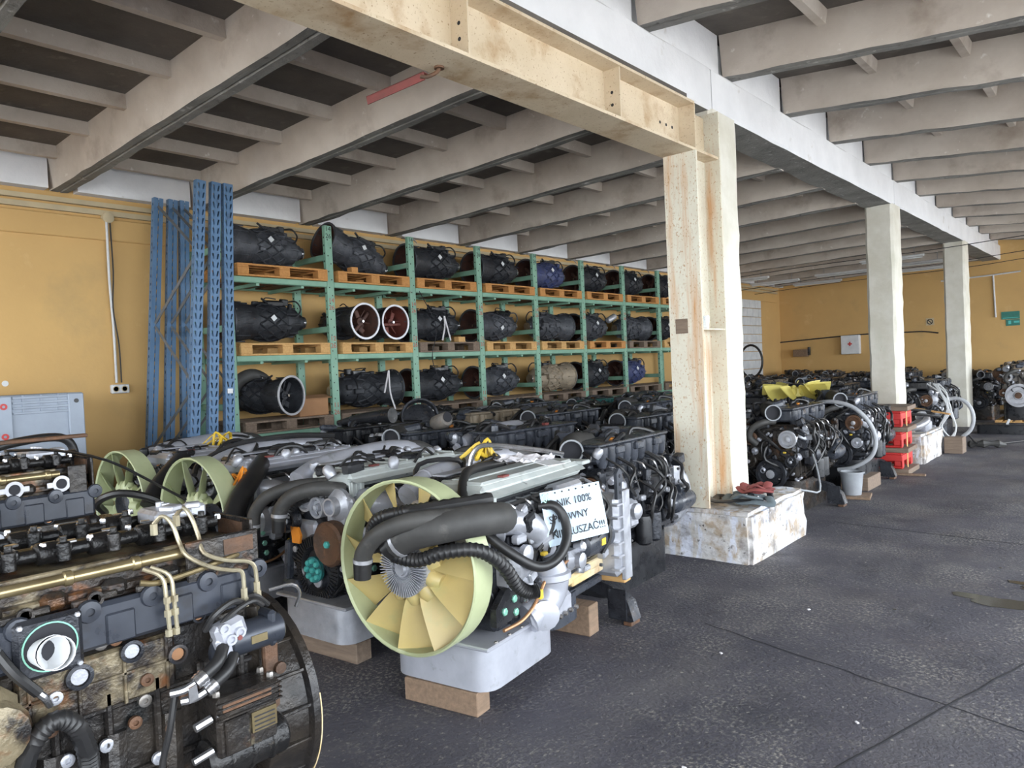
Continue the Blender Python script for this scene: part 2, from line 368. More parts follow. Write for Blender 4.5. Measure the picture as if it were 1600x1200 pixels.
def xribs(xs, y0, zf, wid):
    out = []
    for x in xs:
        b = mb('rib_concrete'); z = zf(x)+RIBH; h = .115; L = wid
        b.add([(x-.06, 0, z+.02), (x-.035, 0, z-h), (x+.035, 0, z-h), (x+.06, 0, z+.02), (x-.06, L, z+.02), (x-.035, L, z-h), (x+.035, L, z-h), (x+.06, L, z+.02)], [(0, 1, 2, 3), (7, 6, 5, 4), (0, 4, 5, 1), (1, 5, 6, 2), (2, 6, 7, 3), (3, 7, 4, 0)])
        out.append(b)
    return out
for bi, b in enumerate(xribs([-8.38+.86*i for i in range(6)], 0, lz, 1.27)):
    o0 = b.build('cross_rib', ce, smooth=False)
    for j, i in enumerate(range(-2, 16)): place(o0, 1.5*i-.16-1.385, j == 0)
for bi, b in enumerate(xribs([-2.05+.80*i for i in range(6)], 0, rz_, 1.27)):
    o0 = b.build('cross_rib', ce, smooth=False)
    for j, i in enumerate(range(-6, 11)): place(o0, 6.65+1.5*i-1.385, j == 0)
e0 = mb('white_limewash').box((XL+.07, .75, lz(XL)+RIBH/2+.015), (.15, 1.22, RIBH+.01)).build('panel_end', ce, smooth=False)
for j, i in enumerate(range(-3, 16)): place(e0, 1.5*i-.16, j == 0)
e0 = mb('white_limewash').box((-3.02, .75, rz_(-2.93)+RIBH/2), (.09, 1.22, RIBH+.02)).build('panel_end', ce, smooth=False)
for j, i in enumerate(range(-7, 11)): place(e0, 6.65+1.5*i, j == 0)
# ------------------------------------------------------------------ girder
gt = thing('concrete_girder', 'white limewashed concrete girder running the length of the hall over the columns', 'girder', (-3.13, 0, 3.91))
for (y0, y1) in ((YF, 6.245), (6.26, 12.43), (12.445, 18.4), (18.415, YB)):
    rnd = random.Random(int(y0*10)); b = mb('white_limewash'); n = max(8, int((y1-y0)/.35)); vs = []
    for i in range(n+1):
        y = y0+(y1-y0)*i/n; r = lambda a=.008: rnd.uniform(-a, a)
        vs += [(-.20, y, .38), (-.20+r(), y, r()), (-.07, y, r(.005)), (.06, y, .004+r(.006)), (.185+r(.006), y, r(.006)), (.20, y, .02+r(.008)), (.20, y, .36+r(.01)), (.185+r(), y, .38)]
    fs = []
    for i in range(n):
        for q in (0, 4, 5, 6, 7): fs.append((i*8+q, i*8+(q+1) % 8, (i+1)*8+(q+1) % 8, (i+1)*8+q))
    fs += [tuple(range(8)), tuple(range(n*8+7, n*8-1, -1))]
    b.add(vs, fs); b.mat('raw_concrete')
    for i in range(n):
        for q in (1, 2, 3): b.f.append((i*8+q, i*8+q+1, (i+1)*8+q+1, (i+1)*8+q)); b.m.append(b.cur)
    b.build('girder_segment', gt, angle=30)
mb('white_limewash').box((-3.125, 8.95, 4.57), (.10, 28.4, .56)).build('trim_5', smooth=False)['kind'] = 'structure'   # upstand added to stop sky light leaking through the step between the roof halves
# ------------------------------------------------------------------ columns
def column(y0, y1, zb, zt, x0, x1, label, seed):
    t = thing('concrete_column', label, 'column', ((x0+x1)/2, (y0+y1)/2, zb))
    rnd = random.Random(seed); b = mb('column_paint'); n = 26; hx, hy = (x1-x0)/2, (y1-y0)/2; c = .035; vs = []
    base = [(-hx+c, -hy), (hx-c, -hy), (hx, -hy+c), (hx, hy-c), (hx-c, hy), (-hx+c, hy), (-hx, hy-c), (-hx, -hy+c)]
    for i in range(n+1):
        z = (zt-zb)*i/n
        for (x, y) in base: vs.append((x+rnd.uniform(-.006, .006), y+rnd.uniform(-.006, .006), z))
    fs = [(i*8+q, i*8+(q+1) % 8, (i+1)*8+(q+1) % 8, (i+1)*8+q) for i in range(n) for q in range(8)]+[tuple(range(7, -1, -1)), tuple(range(n*8, n*8+8))]
    b.add(vs, fs); b.build('shaft', t, angle=30); return t
column(6.21, 6.75, .42, 3.92, -3.33, -2.925, 'white concrete column standing against the rusty steel post on the nearest footing', 1)
column(12.3, 12.8, .42, 3.92, -3.33, -2.93, 'greenish white concrete column behind the red plastic pallets', 2)
column(17.95, 18.45, 0, 3.92, -3.33, -2.93, 'farthest concrete column, near the green signs on the back wall', 3)
def footing(x0, x1, y0, y1, h, label, seed):
    rnd = random.Random(seed); bm = bmesh.new(); bmesh.ops.create_cube(bm, size=1)
    for v in bm.verts: v.co = Vector(((x0+x1)/2+v.co.x*(x1-x0), (y0+y1)/2+v.co.y*(y1-y0), h/2+v.co.z*h))
    bmesh.ops.bevel(bm, geom=[e for e in bm.edges if max(v.co.z for v in e.verts) > h*.9 or abs(e.verts[0].co.z-e.verts[1].co.z) > .1], offset=.03, segments=2, affect='EDGES')
    bmesh.ops.subdivide_edges(bm, edges=bm.edges[:], cuts=5, use_grid_fill=True)
    from mathutils import noise
    for v in bm.verts:
        nv = noise.noise_vector(v.co*4+Vector((seed, 0, 0)))*.022+noise.noise_vector(v.co*13)*.010
        if v.co.z > .01: v.co += nv
        else: v.co.x += nv.x; v.co.y += nv.y
    me = bpy.data.meshes.new('column_footing'); bm.to_mesh(me); bm.free(); me.materials.append(MATS['footing_paint'])
    o = bpy.data.objects.new('column_footing', me); C.objects.link(o); tag(o, label, 'footing'); return o
footing(-3.68, -2.48, 5.70, 6.98, .43, 'chipped white concrete footing under the nearest column, straps lying on it', 5)
footing(-3.55, -2.55, 12.0, 13.3, .43, 'chipped white concrete footing behind the red plastic pallets', 6)
# ------------------------------------------------------------------ steel portal
sf = thing('steel_portal', 'cream painted rusty steel post and beam propping the concrete girder', 'steel frame', (-2.99, 5.72, .43))
ox, oy, oz = -2.99, 5.72, .43
def sbox(b, x0, x1, y0, y1, z0, z1): b.box(((x0+x1)/2-ox, (y0+y1)/2-oy, (z0+z1)/2-oz), (x1-x0, y1-y0, z1-z0)); return b
FX0, FX1 = -3.145, -2.84
p = sbox(mb('post_paint'), FX0, FX1, 5.72, 5.742, .43, 3.44).build('post_front_flange', sf, smooth=False)
p = sbox(mb('post_paint'), -3.0, -2.985, 5.742, 6.17, .43, 3.44).build('post_web', sf, smooth=False)
p = sbox(mb('post_paint'), FX0, FX1, 6.17, 6.19, .43, 3.86).build('post_rear_flange', sf, smooth=False)
p = sbox(mb('post_paint'), -2.985, FX1-.01, 5.742, 6.17, 1.94, 1.952).build('post_stiffener', sf, smooth=False)
YN = -4.9
BX0, BX1 = -3.155, -2.85
sbox(mb('steel_paint'), BX0, BX1, YN, 6.19, 3.44, 3.462).build('bottom_flange', sf, smooth=False)
sbox(mb('steel_paint'), BX0, BX1, YN, 5.75, 3.83, 3.85).build('top_flange', sf, smooth=False)
sbox(mb('steel_paint'), -3.01, -2.995, YN, 5.75, 3.462, 3.83).build('beam_web', sf, smooth=False)
sbox(mb('steel_paint'), -3.0, BX1, 5.742, 5.757, 3.462, 3.83).build('end_plate', sf, smooth=False)
sbox(mb('steel_paint'), -2.995, -2.98, 5.757, 6.19, 3.462, 3.83).build('haunch_web', sf, smooth=False)
hb = []
for y in (4.62, 3.05, 1.5, 0.0, -1.5, -3.0):
    st = sbox(mb('steel_paint'), -2.995, BX1-.012, y-.006, y+.006, 3.462, 3.83).build('beam_stiffener', sf, smooth=False)
    b = mb('ink')
    for z in (3.57, 3.66): b.cyl((-2.93-ox, y-.0075-oy, z-oz), (-2.93-ox, y-.006-oy, z-oz), .012, 10)
    b.build('bolt_hole', st)['kind'] = 'stuff'
b = mb('ink')
for y in (5.42, 5.52, 5.62): b.cyl((-2.996-ox, y-oy, 3.64-oz), (-2.993-ox, y-oy, 3.64-oz), .013, 10)
b.build('bolt_hole', sf)['kind'] = 'stuff'
b = mb('ink').cyl((-3.09-ox, 5.7185-oy, .60-oz), (-3.09-ox, 5.72-oy, .60-oz), .012, 10); b.build('bolt_hole', sf)
b = mb('white_plastic').cyl((-2.91-ox, 5.7165-oy, .60-oz), (-2.91-ox, 5.72-oy, .60-oz), .011, 10); b.build('plug', sf)
# grouting strip between beam and girder
mb('slab_concrete').box((-3.0, .6, 3.882), (.22, 10.2, .06)).build('trim_1', smooth=False)['kind'] = 'structure'
# red hook rod under the beam
t = thing('hanging_bar', 'short red steel angle bar hooked under the cream steel beam', 'steel bar', (-3.06, 3.0, 3.44))
def lbar(p, q, w_, m_):
    p = Vector(p); q = Vector(q); d = (q-p).normalized(); s_ = d.cross(Vector((0, 0, 1))).normalized(); u_ = s_.cross(d); th = .006; B = mb(m_)
    for (a0, a1, b0, b1) in ((0, th, -w_, 0), (0, w_, -th, 0)):
        vs = [tuple(c_+s_*x+u_*z) for c_ in (p, q) for (x, z) in ((a0, b0), (a1, b0), (a1, b1), (a0, b1))]
        B.add(vs, [(3, 2, 1, 0), (4, 5, 6, 7), (0, 1, 5, 4), (1, 2, 6, 5), (2, 3, 7, 6), (3, 0, 4, 7)])
    return B
lbar((-.07, -.06, -.02), (-.46, -.17, -.085), .05, 'red_paint').build('angle_bar', t, smooth=False)
b = mb('rusty_iron').tube([(0, 0, 0), (-.01, -.01, -.03), (-.05, -.05, -.055), (-.08, -.075, -.05)], .012, 8).lathe((0, 0, -.012), (0, 0, 1), [(.03, 0), (.03, .012)], 10); b.build('hook', t)
# glass cup on stiffener
cupb = mb('glass_cup').lathe((-2.90, 5.90, 1.953), (0, 0, 1), [(.0, 0), (.03, 0), (.036, .11), (.033, .11), (.0275, .006), (0, .006)], 18, caps=False)
tag(cupb.build('plastic_cup'), 'clear plastic cup standing in the recess of the steel post', 'cup')
# worn sticker on post
b = mb('wood_grey').box((-3.03, 5.718, 1.98), (.115, .003, .125)); tag(b.build('worn_sticker', smooth=False), 'worn brown sticker peeling off the front of the steel post', 'sticker')
# straps on footing
t = thing('lifting_straps', 'tangle of red and grey lifting straps lying on the nearest footing', 'strap', (-2.62, 6.15, .44))
rnd = random.Random(4)
for j, (m_, r0, z0, cx, cy) in enumerate((('strap_red', .13, .08, .0, .05), ('strap_red', .11, .10, .01, .05), ('strap_red', .09, .11, .0, .06), ('strap_grey', .17, .03, .03, -.1), ('strap_grey', .13, .05, -.02, -.14), ('strap_grey', .15, .02, -.1, 0), ('rubber', .2, .02, -.18, -.12))):
    b = mb(m_); pts = []
    for i in range(9):
        a = i*2*PI/9+j; pts.append((cx+math.cos(a)*r0*rnd.uniform(.7, 1.2), cy+math.sin(a)*r0*rnd.uniform(.7, 1.1), z0+rnd.uniform(-.015, .04)))
    b.tube(pts, .036, 6, 3, closed=True, flat=.4); b.build('strap', t)
b = mb('black_plastic').box((.10, .08, .04), (.05, .03, .10), .006, rx=.4); b.build('ratchet', t); mb('black_plastic').box((-.13, .12, .05), (.09, .05, .03), .008, rz=.6).build('buckle', t)
b = mb('chrome').lathe((.07, -.13, .02), (0, .3, 1), [(.012, 0), (.012, .05), (.006, .055)], 10); b.build('hook', t)
# ------------------------------------------------------------------ left wall services
b = mb('cable_duct').box((XL+.03, 8.9, 3.685), (.06, 27.5, .05)).box((XL+.025, 8.9, 3.60), (.05, 27.5, .055)); o = b.build('trim_2', smooth=False); struct(o)
b = mb('wall_paint').box((XL+.02, 8.9, 3.42), (.04, 27.5, .24), .01); struct(b.build('trim_3', smooth=False))
t = thing('wall_conduit', 'vertical cable conduit with junction box and white double socket on the yellow wall', 'conduit', (XL, 3.3, 1.65))
b = mb('pipe_white').tube([(.055, -.02, 1.86), (.045, -.02, 1.2), (.03, .0, .7), (.03, .0, .07)], .014, 8, 4); b.build('conduit_pipe', t)
b = mb('rubber').tube([(.06, .015, 1.86), (.06, .02, 1.3), (.05, .0, .9), (.05, .04, .5), (.05, .045, .07)], .008, 6, 4); b.build('cable', t)
b = mb('cable_duct').lathe((.0, -.0, 1.90), (1, 0, 0), [(.06, 0), (.06, .07), (.05, .075)], 14); b.build('junction_box', t)
b = mb('white_plastic').box((.03, .03, 0), (.06, .19, .10), .01); so = b.build('socket', t)
b = mb('cable_duct')
for q in (-.02, .07): b.lathe((.06, q, 0), (1, 0, 0), [(.034, 0), (.034, .004), (.026, .004), (.026, -.0)], 14)
b.build('socket_well', so)
rnd = random.Random(8)
for i in range(9):
    y = 6.2+i*1.42; b = mb('lamp_grey').box((XL+.045, y, 3.80), (.09, .10, .09), .01).tube([(XL+.05, y+.05, 3.80), (XL+.07, y+.18, 3.74), (XL+.05, y+.24, 3.70)], .008, 6)
    tag(b.build('junction_box'), 'small grey junction box above the rack, %s from the blue uprights' % ['first', 'second', 'third', 'fourth', 'fifth', 'sixth', 'seventh', 'eighth', 'ninth'][i], 'junction box', 'junction boxes above the rack')
# ------------------------------------------------------------------ back wall
t = thing('first_aid_cabinet', 'white first aid cabinet with red cross on the far wall', 'cabinet', (-6.65, YB, 1.9))
b = mb('white_plastic').box((0, -.1, 0), (.50, .2, .55), .01); b.build('body', t)
b = mb('red_plastic').box((0, -.203, .02), (.12, .006, .04)).box((0, -.2035, .02), (.04, .006, .12)); b.build('cross', t, smooth=False)
t = thing('wooden_box', 'small brown wooden box fixed to the far wall left of the first aid cabinet', 'box', (-8.1, YB, 1.72))
mb('wood_block').box((0, -.1, 0), (.42, .2, .22), .01).build('body', t)
mb('black_plastic').box((.24, -.08, .05), (.06, .1, .25), .01).build('hinge', t)
t = thing('green_sign', 'pair of dark green information signs on the far wall', 'sign', (-2.75, YB, 2.35))
b = mb('sign_green').box((0, -.008, .1), (.40, .016, .2)); b.build('upper_panel', t, smooth=False)
b = mb('sign_green').box((.05, -.008, -.09), (.30, .016, .16)); b.build('lower_panel', t, smooth=False)
b = mb('teal_bolt').box((.0, -.018, .035), (.34, .004, .012)).box((-.02, -.018, -.08), (.06, .004, .09)).box((.13, -.018, -.075), (.12, .004, .05)); b.build('print', t, smooth=False)
t = thing('no_smoking_sign', 'small square prohibition sign on the far wall between two columns', 'sign', (-4.6, YB, 2.42))
mb('cable_duct').box((0, -.006, 0), (.20, .012, .20)).build('plate', t, smooth=False)
mb('ink').ring((0, -.013, 0), (0, -1, 0), .055, .075, .004, 18).box((0, -.015, 0), (.13, .004, .02), ry=.8).build('print', t, smooth=False)
t = thing('white_wall_conduit', 'white conduit dropping down the far wall beside the green signs', 'conduit', (-3.1, YB, 3.5))
b = mb('pipe_white').tube([(-1.2, -.02, .0), (0, -.03, .03), (.6, -.03, .06)], .02, 8, 2).cyl((.0, -.03, .02), (.03, -.03, -1.08), .022); b.build('pipe', t)
b = mb('ink').tube([(-8.75, YB-.03, 2.08), (-7.9, YB-.03, 2.12), (-6.4, YB-.04, 2.18), (-5.2, YB-.03, 2.17), (-4.75, YB-.03, 2.16), (-4.4, YB-.03, 2.10)], .02, 6, 3); tag(b.build('wall_cable'), 'black cable strung along the far yellow wall', 'cable')
# fluorescent battens at the far ceiling
for i, (x, y, l, where) in enumerate(((-7.7, 17.84, 1.3, 'nearest of those over the white blocks'), (-7.5, 19.34, 1.3, 'second of those over the white blocks'), (-6.9, 20.84, 1.3, 'farthest, left of the first aid cabinet'), (-5.7, 19.34, 1.5, 'left of the second column'), (-4.3, 17.84, 1.3, 'nearest, right of the second column'), (-4.15, 19.34, 1.3, 'middle one right of the second column'), (-4.3, 20.84, 1.3, 'farthest right of the second column'))):
    z = lz(x)-.20
    t = thing('fluorescent_batten', 'unlit fluorescent batten under the far ceiling, '+where, 'ceiling lamp', (x, y, z), 0, 'fluorescent battens at the far end')
    mb('pipe_white').box((0, 0, .03), (l, .10, .05), .01).build('housing', t); mb('white_plastic').cyl((-l*.47, 0, -.012), (l*.47, 0, -.012), .014, 8).build('tube', t)
    for sx in (-1, 1): mb('lamp_grey').cyl((sx*l*.35, 0, .05), (sx*l*.35, 0, lz(x+sx*l*.35)-z+.01), .006, 6).build('hanger', t)
for i, (ya, za, yb_, zb_) in enumerate(((17.2, 3.72, 16.9, 4.0), (19.2, 3.62, 18.9, 3.95), (20.4, 3.58, 20.0, 3.9))):
    b = mb('ink').tube([(XL+.1, ya+.4, za-.1), (-6, ya, za-.04), (-3.4, ya-.1, za-.02), (-1, yb_, zb_-.25), (3, yb_, zb_-.3)], .008, 6, 4); tag(b.build('overhead_wire'), ['nearest', 'middle', 'farthest'][i]+' of the thin black wires strung across the far ceiling', 'wire', 'wires across the far ceiling')
# ------------------------------------------------------------------ floor details
for i, (x, y, rx_, ry_) in enumerate(((-.78, 5.72, .26, .10), (-.45, 6.2, .36, .09), (-.2, 5.5, .15, .06))):
    rnd = random.Random(i); poly = []
    for k in range(26):
        a = k*2*PI/26; rr = 1+.3*math.sin(3*a+i)+.15*rnd.uniform(-1, 1); poly.append((x+math.cos(a)*rx_*rr, y+math.sin(a)*ry_*rr))
    b = mb('puddle').prism(poly, .0005, .003); tag(b.build('puddle'), 'shallow dark puddle on the floor, %s' % ('nearest the right edge' if i == 2 else 'long and farther back' if i == 1 else 'round and nearer the footing'), 'puddle')
rnd = random.Random(3)
b = mb('slab_concrete'); j = mb('ink')
def seam(x0, y0, x1, y1, wd):
    n = 30; pts = [(x0+(x1-x0)*i/n+rnd.uniform(-.006, .006), y0+(y1-y0)*i/n+rnd.uniform(-.006, .006), .0015) for i in range(n+1)]
    j.tube(pts, wd, 4, 1, flat=.3)
seam(-1.55, 1.2, -.1, 6.2, .006); seam(-2.2, 4.3, .6, 3.55, .004); seam(-2.4, 7.6, 2.5, 7.2, .004); seam(-.45, 1.2, .35, 4.6, .008)
struct(j.build('trim_4'))
pos = [(-1.75, 4.9), (-1.3, 5.2), (-1.05, 3.5), (-.62, 3.3), (-1.9, 3.9), (-.35, 3.6), (-1.5, 2.7), (-.9, 6.6)]
for i, (x, y) in enumerate(pos):
    b = mb('paper_white' if i % 2 == 0 else 'slab_concrete').box((x, y, .004), (.010+.006*rnd.random(), .020, .007), .002, rz=rnd.uniform(0, 3)); tag(b.build('floor_litter'), 'tiny scrap of litter on the dark floor', 'litter', 'scraps on the floor')

# ================================================================== PALLET RACK
RX = -7.8; RXB = -8.6; P0 = 4.19; PP = 1.37; LV = [1.06, 1.96, 2.87]; PT = 3.58; NB = 8
rk = thing('pallet_rack', 'long green steel pallet rack along the yellow wall, loaded with gearboxes', 'rack', (RX, P0, 0))
def rloc(x, y, z): return (x-RX, y-P0, z)
def upright_mesh(top):
    b = mb('rack_green').box((0, 0, top/2), (.06, .105, top), .006)
    b.mat('oily_black')
    n = int(top/.1)
    for i in range(2, n): b.box((.0302, (.02 if i % 2 else -.02), i*.1), (.003, .012, .016)); b.box((0, -.0527, i*.1+.03), (.014, .003, .022)); 
    return b
u0 = upright_mesh(PT).build('upright', rk, smooth=False)
ub = upright_mesh(PT-.35).build('upright', rk, smooth=False)
for i in range(NB+1):
    for proto, x in ((u0, RX-.03), (ub, RXB+.03)):
        o = proto if i == 0 else proto.copy()
        if i: C.objects.link(o)
        o.parent = rk; o.location = rloc(x, P0+PP*i, 0)
fb = mb('rack_green').box((0, 0, -.032), (.04, PP-.11, .064), .005).box((-.022, 0, -.064), (.045, PP-.11, .006)).build('beam', rk, smooth=False)
dk = mb('rusty_iron')
for q in range(4): dk.box((-.40, -.48+.32*q, -.045), (.76, .20, .02))
dk.mat('rack_green'); dk.box((-.40, -.3, -.075), (.76, .04, .04)).box((-.40, .3, -.075), (.76, .04, .04))
dk = dk.build('shelf_deck', rk, smooth=False)
sr = mb('rack_green').box((-.40, 0, 0), (.70, .04, .075), .008).build('side_rail', rk, smooth=False)
first = True
for li, z in enumerate(LV):
    for i in range(NB):
        y = P0+PP*(i+.5)
        for proto, x in ((fb, RX-.02), (fb, RXB+.06), (dk, RX-.02)):
            o = proto if first and not (proto is fb and x < -8) else proto.copy()
            if o is not proto: C.objects.link(o)
            o.parent = rk; o.location = rloc(x, y, z)
        o = sr if first else sr.copy()
        if not first: C.objects.link(o)
        o.parent = rk; o.location = rloc(RX-.03, P0+PP*i, z+.32); first = False
# hand-painted numbers on the posts
def mwx(x, y, z): return Matrix.Translation(rloc(x, y, z)) @ Matrix(((0, 0, 1), (1, 0, 0), (0, 1, 0))).to_4x4()
for i in range(1, 7):
    for z, (u, v) in zip((1.2, 2.04, 2.52, 3.42), (('11', '26'), ('12', '26'), ('14', '26'), ('14', '26'))):
        y = P0+PP*i-.045; m_ = 'ink_red' if z < 3 else 'ink'
        text(u, .085, m_, rk, mwx(RX+.0012, y, z+.09), 'painted_number'); text(v, .085, m_, rk, mwx(RX+.0012, y, z), 'painted_number')
# ------------------------------------------------------------------ pallets
def make_pallet(wood, name='wooden_pallet'):
    t = thing(name, 'x', 'pallet')
    deck = mb(wood).box((0, 0, 0), (.115, 1.2, .022), .003).build('deck_board', t, smooth=False)
    cross = mb(wood).box((0, 0, 0), (.8, .14, .022), .003).build('cross_board', t, smooth=False)
    blk = mb(wood).box((0, 0, 0), (.12, .14, .078), .004).build('block', t, smooth=False)
    bot = mb(wood).box((0, 0, 0), (.11, 1.2, .022), .003).build('bottom_board', t, smooth=False)
    def put(p, lst):
        for k, l in enumerate(lst):
            o = p if k == 0 else p.copy()
            if k: C.objects.link(o); o.parent = t
            o.location = l
    put(deck, [(x, 0, .133) for x in (-.342, -.17, 0, .17, .342)])
    put(cross, [(0, y, .111) for y in (-.53, 0, .53)])
    put(blk, [(x, y, .061) for x in (-.34, 0, .34) for y in (-.53, 0, .53)])
    put(bot, [(x, 0, .011) for x in (-.345, 0, .345)])
    return t
pal = {'wood_fresh': make_pallet('wood_fresh'), 'wood_pale': make_pallet('wood_pale'), 'wood_grey': make_pallet('wood_grey')}
pused = set(); ORD = ['first', 'second', 'third', 'fourth', 'fifth', 'sixth', 'seventh', 'eighth']; LN = ['bottom', 'middle', 'top']
def bay_name(li, i): return "rack's %s shelf, %s bay from blue uprights" % (LN[li], ORD[i])
PW = {2: ['wood_fresh']*8, 1: ['wood_pale', 'wood_pale', 'wood_grey', 'wood_pale', 'wood_pale', 'wood_fresh', 'wood_grey', 'wood_pale'], 0: ['wood_grey']*8}
WN = {'wood_fresh': 'orange', 'wood_pale': 'pale', 'wood_grey': 'grey'}
rnd = random.Random(12)
for li in range(3):
    for i in range(8):
        wd = PW[li][i]; proto = pal[wd]
        o = proto if wd not in pused else copy_tree(proto); pused.add(wd)
        o.location = (RX-.36+rnd.uniform(-.02, .02), P0+PP*(i+.5)+rnd.uniform(-.02, .02), LV[li]); o.rotation_euler = (0, 0, rnd.uniform(-.02, .02))
        tag(o, '%s wooden pallet on the %s' % (WN[wd], bay_name(li, i)), 'pallet', 'pallets on the green rack')
# ------------------------------------------------------------------ gearboxes
def make_gearbox(body, bell, seed, rim='gear_alu', lat=True):
    """lies along +y, open bell housing at y = 0, axis at z = 0"""
    rnd = random.Random(seed); t = thing('gearbox', 'x', 'gearbox')
    b = mb(body).lathe((0, 0, 0), (0, 1, 0), [(.245, .012), (.262, .012), (.262, .03), (.248, .035), (.243, .12), (.215, .26), (.20, .36)], 26, caps=False)
    for k in range(10):
        a = k*2*PI/10; b.box((math.cos(a)*.238, .13, math.sin(a)*.238), (.016, .2, .016), .003, ry=-a)
    b.mat('bolt')
    for k in range(12):
        a = k*2*PI/12+.2; b.bolt((math.cos(a)*.255, .03, math.sin(a)*.255), (0, 1, 0), .011, .014)
    bo = b.build('bell_housing', t)
    b = mb(rim).lathe((0, 0, 0), (0, 1, 0), [(.238, .016), (.238, .0), (.266, .0), (.266, .014)], 30, caps=False); b.build('rim', bo)
    b = mb(bell).lathe((0, 0, 0), (0, 1, 0), [(.238, .016), (.225, .14), (.18, .27), (.12, .29), (.11, .25), (.06, .24), (.055, .12), (0, .12)], 24, caps=False)
    for k in range(6):
        a = k*PI/3+.3; b.box((math.cos(a)*.15, .22, math.sin(a)*.15), (.13, .10, .018), .004, ry=-a)
    b.box((.03, .14, .0), (.05, .03, .40), .01, ry=.35).box((-.07, .17, .09), (.12, .05, .07), .01, ry=.8).box((.08, .17, -.10), (.10, .06, .08), .01, ry=.3)
    b.mat('chrome').cyl((0, .05, 0), (0, .24, 0), .018, 10)
    b.build('bell_inside', bo)
    R = lambda y: .20+.03*math.sin((y-.36)/.36*PI) if y < .72 else .19-.04*(y-.72)/.25
    b = mb(body).lathe((0, 0, 0), (0, 1, 0), [(.20, .35), (R(.42), .42), (R(.5), .5), (R(.6), .6), (R(.7), .7), (.20, .72), (.205, .725), (.205, .75), (.185, .755)], 24)
    cb = b.build('gear_casing', t)
    if lat:
        b = mb(body)
        for sg in (1, -1):
            for k in range(11):
                pts = []
                for j in range(8):
                    y = .34+.38*j/7; a = 2*PI*k/11+sg*(y-.34)*3.1; r = R(y)+.006; pts.append((math.cos(a)*r, y, math.sin(a)*r))
                b.tube(pts, .0125, 4, 1)
        b.build('casing_rib', cb)['kind'] = 'stuff'
    b = mb(body).lathe((0, 0, 0), (0, 1, 0), [(.185, .75), (.19, .78), (.17, .90), (.14, .93), (.10, .95), (.10, 1.0), (.07, 1.0), (.07, 1.03), (0, 1.03)], 22)
    for k in range(9):
        a = k*2*PI/9; b.box((math.cos(a)*.175, .84, math.sin(a)*.175), (.03, .13, .02), .004, ry=-a)
    b.build('range_housing', t)
    b = mb(body)
    for k in range(16):
        y = rnd.uniform(.38, .9); a = rnd.uniform(-.3, PI+.3); r = .208
        b.box((math.cos(a)*r, y, math.sin(a)*r), (rnd.uniform(.04, .085), rnd.uniform(.04, .16), rnd.uniform(.02, .09)), .008, ry=-a)
    b.build('side_cover', t)['kind'] = 'stuff'
    b = mb('black_plastic').box((.02, .60, .235), (.13, .22, .06), .01).box((.03, .74, .25), (.08, .09, .08), .01); b.cyl((.06, .5, .24), (.06, .42, .29), .014, 8); sh = b.build('shift_unit', t)
    b = mb('rubber').tube([(.05, .78, .26), (.08, .88, .27), (.12, .93, .18), (.15, .85, .08), (.17, .7, .06)], .011, 6).tube([(-.03, .5, .25), (-.08, .56, .29), (-.05, .68, .28)], .008, 6); b.build('cable', t)
    b = mb('white_plastic').box((.232, .50, .08), (.004, .06, .06), rz=0, ry=-.2, rx=.7); b.build('sticker', t, smooth=False)
    b = mb('chrome').lathe((0, 1.0, 0), (0, 1, 0), [(.055, 0), (.055, .05), (.075, .05), (.075, .062), (0, .062)], 16); b.build('output_flange', t)
    return t
G = {'dark': make_gearbox('gear_dark', 'bell_brown', 1), 'alu': make_gearbox('gear_alu', 'bell_brown', 2), 'blue': make_gearbox('gear_blue', 'bell_brown', 3), 'tan': make_gearbox('gear_tan', 'gear_tan', 4), 'red': make_gearbox('gear_alu', 'bell_red', 5, 'rim_light'), 'brown': make_gearbox('gear_dark', 'bell_brown', 6, 'rim_light'), 'grey': make_gearbox('gear_dark', 'gear_dark', 7, 'rim_light')}
gused = set()
def gearbox(k, label, loc, rot):
    p = G[k]; o = p if k not in gused else copy_tree(p); gused.add(k)
    o.location = loc; o.rotation_euler = rot; o.scale = (.9, .9, .9) if k in ('brown', 'red', 'grey') else (1, 1, 1); tag(o, label, 'gearbox', 'gearboxes on the green rack'); return o
zt = [v+.144 for v in LV]
def gb(k, i, li, look, dy=.1, x=-8.16, rz=0, rx=0, ry=0, dz=.275): gearbox(k, '%s on %s' % (look, bay_name(li, i)), (x, P0+PP*i+dy, zt[li]+dz), (rx, ry, rz))
gb('alu', 0, 2, 'large grey lattice gearbox', .14, rx=-.03)
gb('alu', 1, 2, 'dark gearbox with raised bell', .16, rx=-.30, dz=.44)
gb('dark', 2, 2, 'white tagged black gearbox with brown bell', .16, x=-8.14)
gb('dark', 3, 2, 'black gearbox with brown bell', .16, x=-8.12)
gb('blue', 4, 2, 'blue stained gearbox with brown bell', .16)
gb('dark', 5, 2, 'small looking black gearbox with brown bell', .16)
gb('dark', 6, 2, 'black gearbox with dark bell', .16)
gb('dark', 7, 2, 'black gearbox half hidden by the post', .16)
gb('dark', 0, 1, 'long black gearbox with white tag', .12, ry=.2)
gb('brown', 1, 1, 'gearbox seen into its dark brown bell', .44, x=-7.70, rz=PI/2, ry=.4)
gb('red', 1, 1, 'gearbox seen into its red brown bell', 1.0, x=-7.76, rz=PI/2, ry=1.2)
gb('dark', 2, 1, 'black gearbox tied with white straps', .12)
gb('alu', 3, 1, 'grey gearbox with large brown bell', .12, ry=.5)
gb('alu', 4, 1, 'grey lattice gearbox, bell away', 1.22, rz=PI)
gb('alu', 5, 1, 'grey gearbox under silver canister', .12)
gb('alu', 6, 1, 'grey lattice gearbox turned away', 1.22, rz=PI)
gb('dark', 7, 1, 'black gearbox at the far end', .12)
